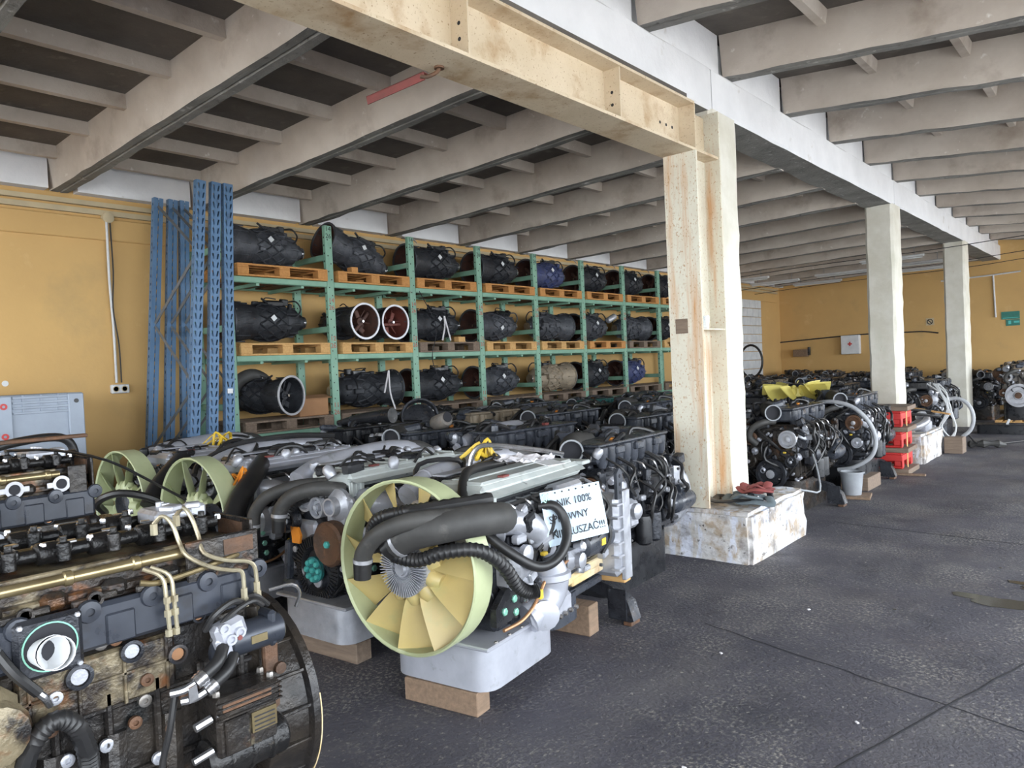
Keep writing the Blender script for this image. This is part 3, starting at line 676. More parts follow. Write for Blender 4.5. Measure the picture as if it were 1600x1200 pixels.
gb('grey', 0, 0, 'gearbox with open bell facing out', .66, x=-7.68, rz=PI/2+.3, ry=.2)
gb('dark', 1, 0, 'black gearbox, bell at right', 1.22, rz=PI)
gb('dark', 2, 0, 'long low black gearbox', .12)
gb('alu', 3, 0, 'grey gearbox with red brown bell', .12)
gb('tan', 4, 0, 'tan dusty gearbox turned away', 1.22, rz=PI)
gb('dark', 5, 0, 'black gearbox', .12)
gb('blue', 6, 0, 'bluish gearbox', .12)
# strap sticks, air pipe, carton
b = mb('paper_white').tube([(0, 0, 0), (.01, .05, .2), (.0, .06, .36)], .012, 6).tube([(0, .06, .36), (.01, .10, .2), (0, .17, 0)], .012, 6); o = b.build('white_strap'); o.location = (-7.90, P0+PP*2+.62, zt[1]+.03); tag(o, 'white strap tied round the gearbox in the middle shelf', 'strap')
b = mb('paper_white').tube([(0, 0, 0), (.05, .05, .30)], .012, 6).tube([(.05, .05, .30), (.10, .02, .0), (.14, .06, -.22)], .011, 6); o = b.build('white_strap'); o.location = (-7.83, P0+PP*1+.80, zt[0]+.22); tag(o, 'white strap round the black gearbox on the bottom shelf', 'strap')
b = mb('rubber_dusty').tube([(0, -.25, -.1), (0, -.15, .06), (0, .02, .14), (0, .18, .08), (0, .26, -.02)], .075, 14, 4); o = b.build('air_pipe'); o.location = (-8.2, P0+.42, zt[0]+.40); tag(o, 'curved black air pipe lying on the gearbox with the open bell', 'pipe')
t = thing('carton', 'crumpled brown cardboard carton on the bottom shelf of the green rack', 'carton', (-7.98, P0+1.06, LV[0]+.144))
mb('cardboard').box((0, 0, .11), (.3, .42, .22), .01).build('box', t, smooth=False); mb('cardboard').box((.12, .02, .235), (.16, .42, .006), ry=.25).build('flap', t, smooth=False)
b = mb('rim_light').lathe((0, 0, 0), (.3, 1, .5), [(.05, 0), (.06, .02), (.06, .2), (.045, .22), (0, .22)], 14); o = b.build('silver_canister'); o.location = (-7.95, P0+PP*5+.98, zt[1]+.40); tag(o, 'silver canister lying on the gearbox, middle shelf of the rack', 'canister')
b = mb('wood_pale').box((0, 0, .04), (.10, .14, .08), .004); o = b.build('timber_block', smooth=False); o.location = (-7.84, P0+PP*2+.92, zt[1]); tag(o, 'small timber block on the grey pallet of the middle shelf', 'timber')
b = mb('wood_fresh').box((0, 0, .035), (.10, .10, .07), .004); o = b.build('timber_block', smooth=False); o.location = (-7.84, P0+PP*1+.38, zt[2]); tag(o, 'small timber block wedged on the top shelf, second bay', 'timber')
b = mb('ink').tube([(0, 0, 0), (.05, .25, -.5), (.04, .15, -.95), (.03, .35, -1.35), (.05, .42, -1.25)], .006, 5, 4); o = b.build('hanging_wire'); o.location = (RX+.04, P0+PP*2+.08, LV[2]-.05); tag(o, 'thin black wire dangling down the front of the rack', 'wire')
# ------------------------------------------------------------------ blue upright frames leaning on the rack
def perf_upright(L):
    b = mb('blue_steel'); w = .05; d = .035; pit = .09
    n = int(L/pit)
    vs = []; fs = []
    def quad(a, b_, c, e): k = len(vs); vs.extend([a, b_, c, e]); fs.append((k, k+1, k+2, k+3))
    for i in range(n):
        z0 = i*pit; z1 = z0+.058; z2 = z0+pit
        quad((d, -w, z0), (d, -.026, z0), (d, -.038, z1), (d, -w, z1))
        quad((d, -.010, z0), (d, .010, z0), (d, .022, z1), (d, -.022, z1))
        quad((d, .026, z0), (d, w, z0), (d, w, z1), (d, .038, z1))
        quad((d, -w, z1), (d, w, z1), (d, w, z2), (d, -w, z2))
    for sy in (-1, 1):
        for i in range(n):
            z0 = i*pit; z1 = z0+.03; z2 = z0+pit
            quad((d, sy*w, z0), (.01, sy*w, z0), (.01, sy*w, z1), (d, sy*w, z1)); quad((-.01, sy*w, z0), (-d, sy*w, z0), (-d, sy*w, z1), (-.01, sy*w, z1)); quad((d, sy*w, z1), (-d, sy*w, z1), (-d, sy*w, z2), (d, sy*w, z2))
        quad((-d, sy*w, 0), (-d, sy*.004, 0), (-d, sy*.004, n*pit), (-d, sy*w, n*pit))  # back lips drawn nearly closed, added to keep the holes dark
    b.add(vs, fs); return b
up = perf_upright(3.86); first = True
for i, (yb_, yt_) in enumerate(((3.42, 3.73), (3.63, 3.89), (3.84, 4.02))):
    ang = math.atan2(yt_-yb_, 3.85)
    t = thing('upright_frame', ['leftmost blue perforated upright frame leaning on the end of the green rack', 'middle blue perforated upright frame leaning on the end of the green rack', 'blue perforated upright frame standing closest to the end of the green rack'][i], 'rack frame', (-7.4, yb_, 0), 0, 'blue rack frames leaning on the rack')
    t.rotation_euler = (-ang, 0, 0)
    if first: f0 = up.build('upright', t, smooth=False); first = False
    else: f0 = f0.copy(); C.objects.link(f0); f0.parent = t
    f1 = f0.copy(); C.objects.link(f1); f1.parent = t; f1.location = (-1.0, 0, 0); f1.rotation_euler = (0, 0, PI); f0.location = (0, 0, 0)
    zs = [.25, .95, 1.65, 2.35, 3.05, 3.7]; fr = True
    for k in range(5):
        a, c_ = ((0, zs[k]), (-1.0, zs[k+1])) if k % 2 == (0) else ((-1.0, zs[k]), (0, zs[k+1]))
        b = mb('brace_steel').tube([(a[0], 0, a[1]), (c_[0], 0, c_[1])], .018, 4, 1); b.build('brace', t, smooth=False)
    if i == 2: mb('white_plastic').box((.0365, 0, 1.58), (.003, .06, .05)).build('sticker', t, smooth=False)
# ------------------------------------------------------------------ grey plastic crates by the wall
def crate(label, z, h):
    t = thing('plastic_crate', label, 'crate', (-7.95, 1.9, z), 0, 'grey crates by the wall')
    b = mb('crate_grey').box((0, 0, h/2), (.9, 1.28, h-.01), .012); bd = b.build('body', t)
    for y in (-.60, 0.0, .60): mb('crate_grey').box((.46, y*.95, h/2), (.03, .13, h-.02), .008).build('post_rib', t)
    for q in range(4):
        for y in (-.29, .29): mb('crate_grey').box((.455, y, h-.03-.045*q), (.02, .44, .020), .003).build('grille_bar', t)
    for y in (-.29, .29):
        for u in (-.14, .0, .14): mb('crate_grey').box((.453, y+u, h-.09), (.018, .012, .16)).build('grille_bar', t)
    for (z_, m_) in ((h-.10, 'red_plastic'), (h-.36, 'red_plastic')): mb(m_).lathe((.475, .0, z_), (1, 0, 0), [(.012, 0), (.028, 0), (.028, .004), (.012, .004)], 14, caps=False).build('emblem', t)
    mb('rubber').lathe((.475, .57, h-.08), (1, 0, 0), [(.02, 0), (.02, .006), (0, .006)], 12).build('hole_plug', t)
    return t
crate('upper grey plastic bulk crate with grille slots against the yellow wall', .80, .85); crate('lower grey plastic bulk crate under another crate by the wall', 0, .80)
b = mb('white_plastic').lathe((XL, 2.25, 1.76), (1, 0, 0), [(.03, 0), (.03, .004), (0, .004)], 12); tag(b.build('wall_patch'), 'white filler spot on the yellow wall above the grey crate', 'filler spot')

# ================================================================== ENGINES
def bolts(b, pts, ax, r=.012, h=.012, m='bolt'):
    c = b.cur; b.mat(m)
    for p in pts: b.bolt(p, ax, r, h)
    b.cur = c
def fan(t, ring_m, blade_m, R=.43, y=0.0, z=.733, n=11, hub=True, twist=.55, x=0, ringd=.13):
    f = bpy.data.objects.new('cooling_fan', None); C.objects.link(f); f.parent = t; f.location = (x, y, z)
    mb(ring_m).lathe((0, 0, 0), (0, 1, 0), [(R, -.015), (R+.008, -.01), (R+.004, ringd), (R-.008, ringd), (R-.01, -.005), (R, -.015)], 48, caps=False).build('shroud_ring', f)
    proto = None
    for k in range(n):
        if proto is None:
            b = mb(blade_m); nr, nc = 6, 5; r0, r1 = .155, R-.006; vs = []; 
            for i in range(nr+1):
                u = i/nr; r = r0+(r1-r0)*u; w_ = .10+.115*u**.8; tw = .95-.38*u
                for j in range(nc+1):
                    s_ = j/nc-.5; cv = .018*(1-(2*s_)**2)
                    vs.append((s_*w_*math.cos(tw)-cv*.4+.02*u, .055-s_*w_*math.sin(tw)+cv, r*math.sqrt(max(.1, 1-(s_*w_*math.cos(tw)/r)**2))))
            q = len(vs); vs += [(x_, y_+.006, z_) for (x_, y_, z_) in vs]; fs = []
            for i in range(nr):
                for j in range(nc):
                    a = i*(nc+1)+j; fs.append((a, a+1, a+nc+2, a+nc+1)); fs.append((q+a+nc+1, q+a+nc+2, q+a+1, q+a))
            for i in range(nr):
                a = i*(nc+1); fs.append((a, a+nc+1, q+a+nc+1, q+a)); a += nc; fs.append((q+a, q+a+nc+1, a+nc+1, a))
            b.add(vs, fs)
            b.lathe((0, .05, .14), (0, .25, 1), [(.045, -.02), (.05, .01), (.035, .05)], 10)
            proto = b.build('fan_blade', f); o = proto
        else: o = proto.copy(); C.objects.link(o); o.parent = f
        o.rotation_euler = (0, 2*PI*k/n+.2, 0)
    mb(blade_m).lathe((0, 0, 0), (0, 1, 0), [(.12, .02), (.165, .03), (.165, .10), (.12, .11)], 26, caps=False).build('hub_ring', f)
    if hub:
        b = mb('silver').lathe((0, -.03, 0), (0, 1, 0), [(0, 0), (.04, 0), (.045, .012), (.135, .03), (.14, .05), (.14, .12), (0, .12)], 30)
        for k in range(54):
            a = 2*PI*k/54; b.box((math.cos(a)*.098, -.018, math.sin(a)*.098), (.085, .03, .0035), 0, ry=-a)
        b.lathe((0, -.045, 0), (0, 1, 0), [(0, 0), (.028, 0), (.032, .01), (.032, .03)], 14); b.build('viscous_hub', f)
    else: mb('dark_cast').lathe((0, 0, 0), (0, 1, 0), [(0, 0), (.09, 0), (.12, .02), (.12, .10), (0, .1)], 24).build('viscous_hub', f)
    return f
def pulley(b, c, r, w_=.05, m='dark_cast', face='silver', ax=(0, -1, 0), n=22):
    b.mat(m); k = 5; pr = [(r*.5, 0), (r, 0)]
    for i in range(k): pr += [(r-.006, w_*(i+.5)/k), (r, w_*(i+1)/k)]
    pr += [(r*.8, w_), (r*.72, w_*.6), (r*.4, w_*.6), (r*.34, w_*1.05), (0, w_*1.05)]
    b.lathe(c, ax, pr, n)
    b.mat(face); d = Vector(ax); b.lathe(Vector(c)+d*w_*1.05, ax, [(r*.28, 0), (r*.28, .008), (r*.12, .012), (0, .012)], 12)
def belt(b, centers, y0, w_=.035):
    """closed belt round a list of (x, z, r) pulleys given in convex order"""
    pts = []; n = len(centers)
    cx = sum(c[0] for c in centers)/n; cz = sum(c[1] for c in centers)/n
    for (x, z, r) in centers:
        a = math.atan2(z-cz, x-cx)
        for d in (-.7, -.35, 0, .35, .7): pts.append((x+math.cos(a+d)*r, y0, z+math.sin(a+d)*r))
    m = len(pts); vs = []; fs = []
    for (x, y, z) in pts:
        for (dr, dy) in ((0, 0), (.006, 0), (.006, w_), (0, w_)):
            a = math.atan2(z-cz, x-cx); vs.append((x+math.cos(a)*dr, y+dy, z+math.sin(a)*dr))
    for i in range(m):
        j = (i+1) % m
        for q in range(4): fs.append((i*4+q, i*4+(q+1) % 4, j*4+(q+1) % 4, j*4+q))
    b.mat('rubber').add(vs, fs)
def sump_poly(hw, y0, y1, r=.12):
    P = []
    for (cx, cy, a0) in ((hw-r, y0+r, -PI/2), (hw-r, y1-r, 0), (-hw+r, y1-r, PI/2), (-hw+r, y0+r, PI)):
        for k in range(5): a = a0+PI/2*k/4; P.append((cx+math.cos(a)*r, cy+math.sin(a)*r))
    return P

# ------------------------------------------------------------------ silver-topped engines (second row)
FX = -.07
def silver_engine(label, loc, rz=0, fanstyle=None, sign=False, seed=0, detail=True):
    rnd = random.Random(seed); t = thing('truck_engine', label, 'engine', loc, rz, 'silver-topped engines in the second row')
    # sump
    b = mb('silver_clean' if sign else 'silver').prism(sump_poly(.31, .13, .80, .1), .12, .335); b.box((0, .47, .345), (.66, .72, .02), .006)
    bolts(b, [(sx*.315, .2+.12*k, .352) for sx in (-1, 1) for k in range(5)], (0, 0, 1), .01, .01); b.build('oil_sump', t)
    b = mb('grey_plastic').prism(sump_poly(.29, .80, 1.15, .1), .20, .36); b.box((0, 1.2, .34), (.56, .5, .05), .01); b.build('rear_sump', t)
    # block
    b = mb('dark_cast').box((0, .86, .62), (.50, 1.10, .56), .03)
    for k in range(6):
        y = .42+.175*k
        for sx in (-1, 1): b.box((sx*.26, y, .6), (.035, .03, .46), .008); b.lathe((sx*.245, y+.085, .7), (sx, 0, 0), [(.06, 0), (.06, .02), (.035, .025), (.035, .01)], 12)
    bolts(b, [(sx*.255, .36+.1*k, .40) for sx in (-1, 1) for k in range(11)], (1, 0, 0), .012, .018); b.build('engine_block', t)
    b = mb('cream_rail').box((.285, .98, .46), (.05, .86, .075), .008).box((.285, 1.2, .43), (.06, .4, .05), .008); b.build('side_rail', t)
    b = mb('cream_rail').box((.29, 1.28, .86), (.06, .26, .07), .01); b.build('rear_bracket', t)
    # flywheel housing
    b = mb('silver').box((0, 1.46, .62), (.84, .11, .52), .03).lathe((0, 1.40, .62), (0, 1, 0), [(.30, 0), (.33, .02), (.33, .16), (.345, .17), (.345, .19), (.3, .19)], 30)
    for z in (.42, .5, .58, .66, .74, .82): b.box((.41, 1.42, z), (.06, .09, .014), .003)
    b.box((.43, 1.50, .62), (.03, .10, .56), .005); bolts(b, [(.33*math.cos(k*.52), 1.37, .62+.33*math.sin(k*.52)) for k in range(12)], (0, -1, 0), .014, .015); b.build('flywheel_housing', t)
    b = mb('grey_plastic').prism([(1.36, .86), (1.42, .86), (1.44, 1.02), (1.40, 1.05), (1.36, 1.02)], .43, .45, 'x'); b.mat('ink'); [b.cyl((.4495, 1.40, z), (.452, 1.40, z), .012, 8) for z in (.9, .95, 1.0)]; b.build('lifting_eye', t)
    # head + cover
    b = mb('silver').box((0, .84, .93), (.42, 1.10, .10), .015)
    for k in range(6): b.box((.20, .36+.18*k, .95), (.06, .10, .07), .015); b.box((-.20, .36+.18*k, .95), (.06, .10, .07), .015)
    b.build('cylinder_head', t)
    b = mb('black_plastic').box((0, .82, .995), (.40, 1.10, .04), .012); b.build('gasket_rail', t)
    b = mb('cover_grey' if seed < 3 else 'silver_clean').box((.03, .82, 1.055), (.37, 1.06, .085), .02).box((.05, .80, 1.10), (.28, .96, .03), .012)
    if sign: b.box((.02, .80, 1.117), (.10, .90, .01), .003)
    else: [b.box((.05, .36+.15*k, 1.118), (.26, .012, .012)) for k in range(7)]
    b.box((.215, .34, 1.0), (.012, .12, .11), .004); [b.box((.222, .30+.035*q, 1.0), (.012, .012, .10), .003) for q in range(3)]
    b.add([(.2, .28, 1.07), (.27, .30, 1.045), (.27, 1.30, 1.055), (.2, 1.36, 1.08)], [(0, 1, 2, 3)])
    b.box((.12, 1.36, 1.085), (.26, .10, .025), .006); b.build('valve_cover', t)
    b = mb('black_plastic').box((-.12, .84, 1.09), (.16, 1.0, .07), .02); b.mat('silver_clean'); b.box((-.13, .84, 1.13), (.09, .95, .012), .004); b.build('wiring_trunk', t)
    # intake pipes along the top, left side
    b = mb('silver_clean').tube([(-.30, .30, 1.02), (-.31, .5, 1.09), (-.31, .8, 1.12), (-.30, 1.1, 1.13), (-.26, 1.3, 1.10), (-.2, 1.42, 1.0)], .062 if sign else .075, 12, 4)
    for k in range(5): b.box((-.28, .42+.19*k, 1.02), (.10, .08, .12), .02); b.lathe((-.31, .45+.19*k, 1.075), (0, 1, 0), [(.066, 0), (.072, .006), (.072, .022), (.066, .028)], 12)
    b.build('intake_manifold', t)
    b = mb('rubber_dusty').tube([(-.30, .98, 1.10), (-.30, 1.16, 1.13), (-.24, 1.36, 1.12), (-.16, 1.46, 1.03)], .055, 12, 4); b.build('intake_hose', t)
    # front timing cover
    b = mb('dark_cast').box((0, .29, .66), (.56, .07, .58), .03); b.mat('silver').box((.16, .25, .80), (.22, .06, .24), .03).box((-.15, .25, .70), (.2, .05, .2), .03)
    bolts(b, [(.27*math.cos(q), .253, .66+.27*math.sin(q)) for q in (0.3, .8, 1.3, 1.8, 2.4, 3.0, 3.6, 4.2, 4.9, 5.5)], (0, -1, 0), .012, .014); b.build('timing_cover', t)
    b = MB(); pulley(b, (0, .25, .45), .135, .06); pulley(b, (.22, .25, .55), .06, .05); pulley(b, (-.22, .25, .62), .07, .05); pulley(b, (.05, .25, .76), .055, .05); pulley(b, (-.12, .25, .93), .07, .05, 'silver'); b.build('belt_pulleys', t)['kind'] = 'stuff'
    b = MB(); belt(b, [(.22, .55, .06), (.05, .76, .055), (-.12, .93, .07), (-.22, .62, .07), (0, .45, .135)], .20, .035); b.build('drive_belt', t)
    b = mb('silver').lathe((-.22, .30, .92), (0, 1, 0), [(.03, -.02), (.085, 0), (.09, .02), (.09, .13), (.075, .16), (0, .16)], 18)
    for k in range(14):
        a = k*2*PI/14; b.box((-.22+math.cos(a)*.088, .37, .92+math.sin(a)*.088), (.012, .10, .008), 0, ry=-a)
    b.build('alternator', t)
    # right flank
    b = mb('silver').tube([(.20, .34, .90), (.27, .40, .91), (.33, .50, .88), (.35, .60, .80), (.33, .66, .72)], .072, 14, 4)
    b.lathe((.345, .585, .815), (.1, .6, -.7), [(.078, 0), (.09, .008), (.09, .035), (.078, .045)], 16).lathe((.22, .36, .905), (.7, .5, 0), [(.075, 0), (.095, .0), (.10, .05), (.075, .06)], 14); b.build('charge_air_elbow', t)
    b = mb('silver').box((.31, .36, .68), (.12, .16, .20), .03).lathe((.33, .34, .70), (0, -1, 0), [(.07, -.1), (.085, -.05), (.085, .04), (.05, .06), (0, .06)], 18).box((.34, .42, .60), (.10, .10, .10), .02).lathe((.37, .40, .75), (1, 0, 0), [(.05, 0), (.05, .03), (.03, .04), (0, .04)], 12)
    bolts(b, [(.375, .30+.05*k, .62+.04*(k % 3)) for k in range(4)], (1, 0, 0), .016, .016, 'green_bolt'); b.build('water_pump', t)
    b = mb('silver_clean').tube([(.36, .62, .66), (.38, .66, .58), (.37, .66, .50), (.35, .60, .43), (.31, .50, .38)], .085, 14, 4).lathe((.375, .66, .60), (.05, 0, -1), [(.09, 0), (.105, .01), (.105, .04), (.09, .05)], 16).box((.34, .72, .40), (.14, .22, .14), .03).lathe((.37, .56, .40), (.6, -.6, 0), [(.075, 0), (.08, .05), (.05, .06), (0, .06)], 14)
    bolts(b, [(.415, .65+.06*k, .36) for k in range(4)], (1, 0, 0), .013, .02); b.build('oil_cooler_housing', t)
    b = mb('black_plastic').prism([(.17, .44), (.17, .53), (.26, .60), (.44, .64), (.50, .60), (.46, .52), (.30, .44)], .31, .345, 'x'); bolts(b, [(.345, .24, .50), (.345, .33, .54), (.345, .40, .59), (.345, .34, .47)], (1, 0, 0), .02, .012, 'green_bolt'); b.build('engine_mount', t)
    b = mb('copper').tube([(.36, 1.0, .63), (.385, .75, .60), (.39, .58, .575), (.38, .53, .52), (.36, .48, .45), (.35, .38, .41), (.33, .25, .40)], .0095, 8, 4); b.build('copper_pipe', t)
    b = mb('grey_plastic').lathe((.34, 1.02, .64), (0, 1, 0), [(.04, -.06), (.05, -.05), (.055, 0), (.085, .015), (.085, .25), (.075, .28), (.075, .36), (0, .36)], 20).lathe((.34, 1.12, .735), (0, 1, 0), [(.035, 0), (.04, .01), (.04, .16), (.03, .17), (0, .17)], 14); b.mat('yellow').box((.425, 1.2, .64), (.004, .05, .04)); b.build('starter_motor', t)
    b = mb('silver').box((.35, .90, .60), (.12, .14, .11), .03).lathe((.41, .90, .60), (1, 0, 0), [(.045, 0), (.045, .03), (.02, .04)], 12).box((.34, .83, .66), (.08, .06, .08), .02).lathe((.36, .97, .65), (1, 0, .3), [(.03, 0), (.03, .05), (.02, .06), (0, .06)], 10); b.build('fuel_pump', t)
    b = mb('black_plastic').lathe((.36, 1.12, .86), (0, -1, .2), [(.05, 0), (.058, .02), (.058, .16), (.04, .2), (0, .2)], 16); b.box((.31, .98, .94), (.05, .34, .10), .015); b.mat('silver').box((.28, 1.0, .985), (.10, .30, .07), .02); b.build('control_unit', t)
    # wiring and small hoses
    b = mb('rubber')
    for k in range(11):
        y = .45+.08*k; x = .34+rnd.uniform(-.02, .05); z = rnd.uniform(.64, .80)
        b.tube([(x-.06, y, z+.12), (x, y+.04, z+.05), (x+.02, y+.08*rnd.uniform(-1, 1), z), (x-.01, y+.1, z-.06), (x-.05, y+.12, z-.1)], rnd.uniform(.007, .012), 6)
    b.tube([(.28, .36, .985), (.28, .7, .99), (.28, 1.0, 1.0), (.25, 1.3, .98)], .014, 6); b.build('wiring_loom', t)['kind'] = 'stuff'
    b = mb('silver')
    for k in range(9): b.box((.30+rnd.uniform(-.01, .05), .42+.1*k, rnd.uniform(.50, .95)), (.05, rnd.uniform(.04, .09), rnd.uniform(.03, .07)), .01)
    b.mat('chrome')
    for k in range(6): b.tube([(.24, .4+.15*k, 1.0), (.29, .42+.15*k, .99), (.32, .45+.15*k, .94), (.30, .47+.15*k, .88)], .008, 6)
    b.build('injection_lines', t)['kind'] = 'stuff'
    # left flank (seen between engines)
    b = mb('rusty_iron').tube([(-.33, .4, .84), (-.34, .7, .82), (-.34, 1.0, .82), (-.33, 1.25, .84)], .055, 10, 3)
    for k in range(6): b.box((-.27, .42+.16*k, .85), (.12, .08, .08), .015)
    b.lathe((-.38, .85, .92), (0, 1, 0), [(.05, -.12), (.12, -.08), (.13, 0), (.12, .06), (.06, .10), (.06, .2)], 18); b.build('exhaust_manifold', t)
    b = mb('black_plastic').box((-.33, .75, .55), (.10, .4, .2), .03).lathe((-.35, .45, .6), (0, 0, -1), [(.06, 0), (.06, .2), (.045, .22), (0, .22)], 14); b.build('oil_filter', t)
    b = mb('rubber').corr([(.12, .32, 1.02), (.1, .26, .98), (-.06, .2, .96), (-.2, .18, .9), (-.27, .17, .8)], .03, 8); b.build('breather_hose', t)
    # orange clips
    b = mb('orange').box((.05, .30, .985), (.03, .03, .07), .005).box((.085, .29, .98), (.025, .03, .06), .005, ry=.2); b.mat('yellow').box((.01, .30, .965), (.025, .025, .05), .004); b.build('plug_clip', t)['kind'] = 'stuff'
    b = mb('silver').box((.02, .36, .99), (.20, .12, .10), .03).lathe((.0, .36, 1.04), (0, 0, 1), [(.05, 0), (.05, .03), (.03, .04), (.03, .06), (0, .06)], 12)
    for k in range(4): b.tube([(.10+.03*k, .30, .99), (.10+.03*k, .27, .96), (.10+.03*k, .26, .88), (.13+.03*k, .26, .83)], .011, 6)
    b.build('fuel_filter', t)
    if fanstyle:
        mb('dark_cast').cyl((0, .09, .733), (0, .26, .733), .06, 16).box((0, .26, .72), (.22, .05, .22), .02).build('fan_bearing', t)
        if fanstyle == 'amber': fan(t, 'fan_green', 'fan_amber', x=FX)
        else: fan(t, 'fan_green', 'fan_green', hub=False, n=9)
    else:
        b = MB().mat('black_plastic').lathe((-.02, .25, .52), (0, -1, 0), [(.10, 0), (.205, .01), (.21, .03), (.20, .055), (.14, .06), (.12, .03), (.08, .03)], 30)
        for k in range(48):
            a = 2*PI*k/48; b.box((-.02+math.cos(a)*.17, .188, .52+math.sin(a)*.17), (.055, .012, .006), 0, ry=-a)
        pl = b.build('fan_pulley', t)
        b = mb('teal').lathe((-.02, .19, .52), (0, -1, 0), [(.08, 0), (.08, .02), (0, .02)], 20); bolts(b, [(-.02+.055*math.cos(k*PI/4), .17, .52+.055*math.sin(k*PI/4)) for k in range(8)]+[(-.02, .17, .52)], (0, -1, 0), .018, .02, 'teal_bolt'); b.build('pulley_bolts', pl)
        b = mb('rusty_iron').lathe((.16, .22, .70), (0, -1, 0), [(.06, 0), (.13, .0), (.135, .02), (.135, .07), (.12, .085), (.10, .075), (0, .075)], 26); bolts(b, [(.16, .145, .70)], (0, -1, 0), .022, .02, 'teal_bolt'); b.build('idler_pulley', t)
        b = MB(); pulley(b, (.02, .24, .90), .065, .06, 'silver', 'silver'); pulley(b, (-.25, .22, .80), .075, .06, 'dark_cast'); b.build('small_pulleys', t)['kind'] = 'stuff'
        b = mb('silver').lathe((.18, .25, .92), (0, -1, 0), [(.10, 0), (.10, .03), (.06, .06), (.055, .10), (.045, .10), (.045, .05)], 18).box((.24, .24, .88), (.07, .05, .20), .015, ry=.4); b.build('coolant_pump', t)
        b = mb('orange').prism([(-.04, -.05), (.03, -.05), (.045, 0), (.02, .05), (-.05, .05)], 0, .015, 'y', (-.16, .16, .72)); b.build('orange_tag', t)
        b = mb('rubber_dusty').tube([(.16, .30, 1.0), (.06, .18, 1.02), (-.06, .10, .99), (-.14, .06, .92), (-.17, .05, .84)], .045, 12, 5).mat('rim_light').lathe((-.162, .052, .875), (-.1, -.05, -1), [(.046, 0), (.05, 0), (.05, .02), (.046, .02)], 14, caps=False).mat('rubber').cyl((-.168, .05, .86), (-.175, .05, .76), .043, 12, .04); b.build('coolant_hose', t)
        b = mb('rubber_dusty').tube([(.0, .30, 1.03), (-.16, .18, 1.02), (-.32, .08, .96), (-.40, .04, .86), (-.42, .04, .76)], .04, 12, 5).mat('rim_light').lathe((-.418, .04, .79), (-.1, 0, -1), [(.041, 0), (.045, 0), (.045, .02), (.041, .02)], 14, caps=False).mat('rubber').cyl((-.42, .04, .78), (-.425, .04, .70), .04, 12); b.build('coolant_hose', t)
        b = mb('grey_plastic').box((-.30, .2, .5), (.05, .05, .34), .01, ry=.12).box((-.26, .22, .38), (.16, .12, .10), .02); b.build('bracket', t)
    fx = FX if sign else 0
    if sign:
        b = mb('rubber_dusty').tube([(.24, .34, .93), (.37, .22, .97), (.38, .02, 1.0), (.26, -.11, .985), (.11, -.15, .945), (.02, -.16, .90)], .076, 14, 5, caps=False).mat('rim_light').lathe((.055, -.155, .918), (-.85, -.1, -.45), [(.077, 0), (.081, 0), (.081, .018), (.077, .018)], 16, caps=False).mat('rubber').tube([(.02, -.16, .90), (-.02, -.165, .875)], .064, 14, 1, caps=False).tube([(-.02, -.165, .875), (.0, -.16, .885)], .058, 14, 1); b.build('charge_air_hose', t)
        b = mb('rubber_dusty').tube([(.34, -.05, 1.03), (.16, -.19, 1.02), (.0, -.235, .96), (-.10, -.24, .87), (-.125, -.235, .80)], .042, 12, 5).mat('rim_light').lathe((-.12, -.236, .83), (-.1, 0, -1), [(.043, 0), (.047, 0), (.047, .018), (.043, .018)], 14, caps=False).mat('rubber').cyl((-.124, -.235, .81), (-.13, -.235, .735), .045, 12, .041); b.build('coolant_hose', t)
        b = mb('rubber').corr([(.34, .18, 1.07), (.18, -.08, 1.06), (.02, -.11, 1.035), (-.13, -.11, .99), (-.22, -.07, .90), (-.22, -.05, .81)], .031, 9, 12, .08); b.build('corrugated_hose', t)
        b = mb('rubber').corr([(.0, -.16, .84), (.13, -.14, .825), (.27, -.11, .87), (.39, -.02, .87), (.44, .10, .78), (.45, .2, .66), (.48, .26, .61), (.51, .30, .61)], .033, 9, 12, .08); b.build('corrugated_hose', t)
    elif fanstyle:
        b = mb('rubber').tube([(.0, .58, 1.07), (.2, .42, 1.06), (.37, .24, 1.0), (.47, .08, .90), (.52, -.02, .77)], .066, 14, 5); b.build('charge_air_hose', t)
        b = mb('rubber').tube([(.36, .24, .98), (.44, .16, .85), (.46, .14, .7), (.42, .16, .58)], .035, 10, 5); b.build('coolant_hose', t)
    # loose clutter lying on and hanging off the top and flank
    b = mb('rubber')
    for k in range(9 if sign else 8):
        x = rnd.uniform(-.35, .2); y = rnd.uniform(.25, 1.0)
        if sign and x > -.05: x -= .2
        b.tube([(x, y, 1.0), (x+rnd.uniform(-.1, .1), y+.1, 1.13+rnd.uniform(0, .05)), (x+rnd.uniform(-.15, .15), y+.25, 1.13+rnd.uniform(0, .05)), (x+rnd.uniform(-.1, .1), y+.38, 1.02)], rnd.uniform(.007, .017), 6, 4)
    for k in range(14):
        y = rnd.uniform(.4, 1.3); z = rnd.uniform(.55, .85); x = .37+rnd.uniform(-.02, .05)
        b.tube([(x-.1, y, z+.16), (x, y+.03, z+.08), (x+.02, y+.1*rnd.uniform(-1, 1), z), (x-.02, y+.14*rnd.uniform(-1, 1), z-.1)], rnd.uniform(.006, .014), 6, 3)
    b.mat('black_plastic')
    for k in range(16): b.box((.31+rnd.uniform(0, .07), rnd.uniform(.4, 1.3), rnd.uniform(.5, .92)), (rnd.uniform(.04, .09), rnd.uniform(.04, .10), rnd.uniform(.03, .09)), .01, rx=rnd.uniform(-.5, .5))
    if not sign:
        for k in range(8): b.box((rnd.uniform(-.3, .2), rnd.uniform(.3, 1.2), 1.10+rnd.uniform(0, .03)), (rnd.uniform(.05, .14), rnd.uniform(.06, .2), rnd.uniform(.04, .08)), .015, rz=rnd.uniform(-.5, .5))
    b.mat('silver')
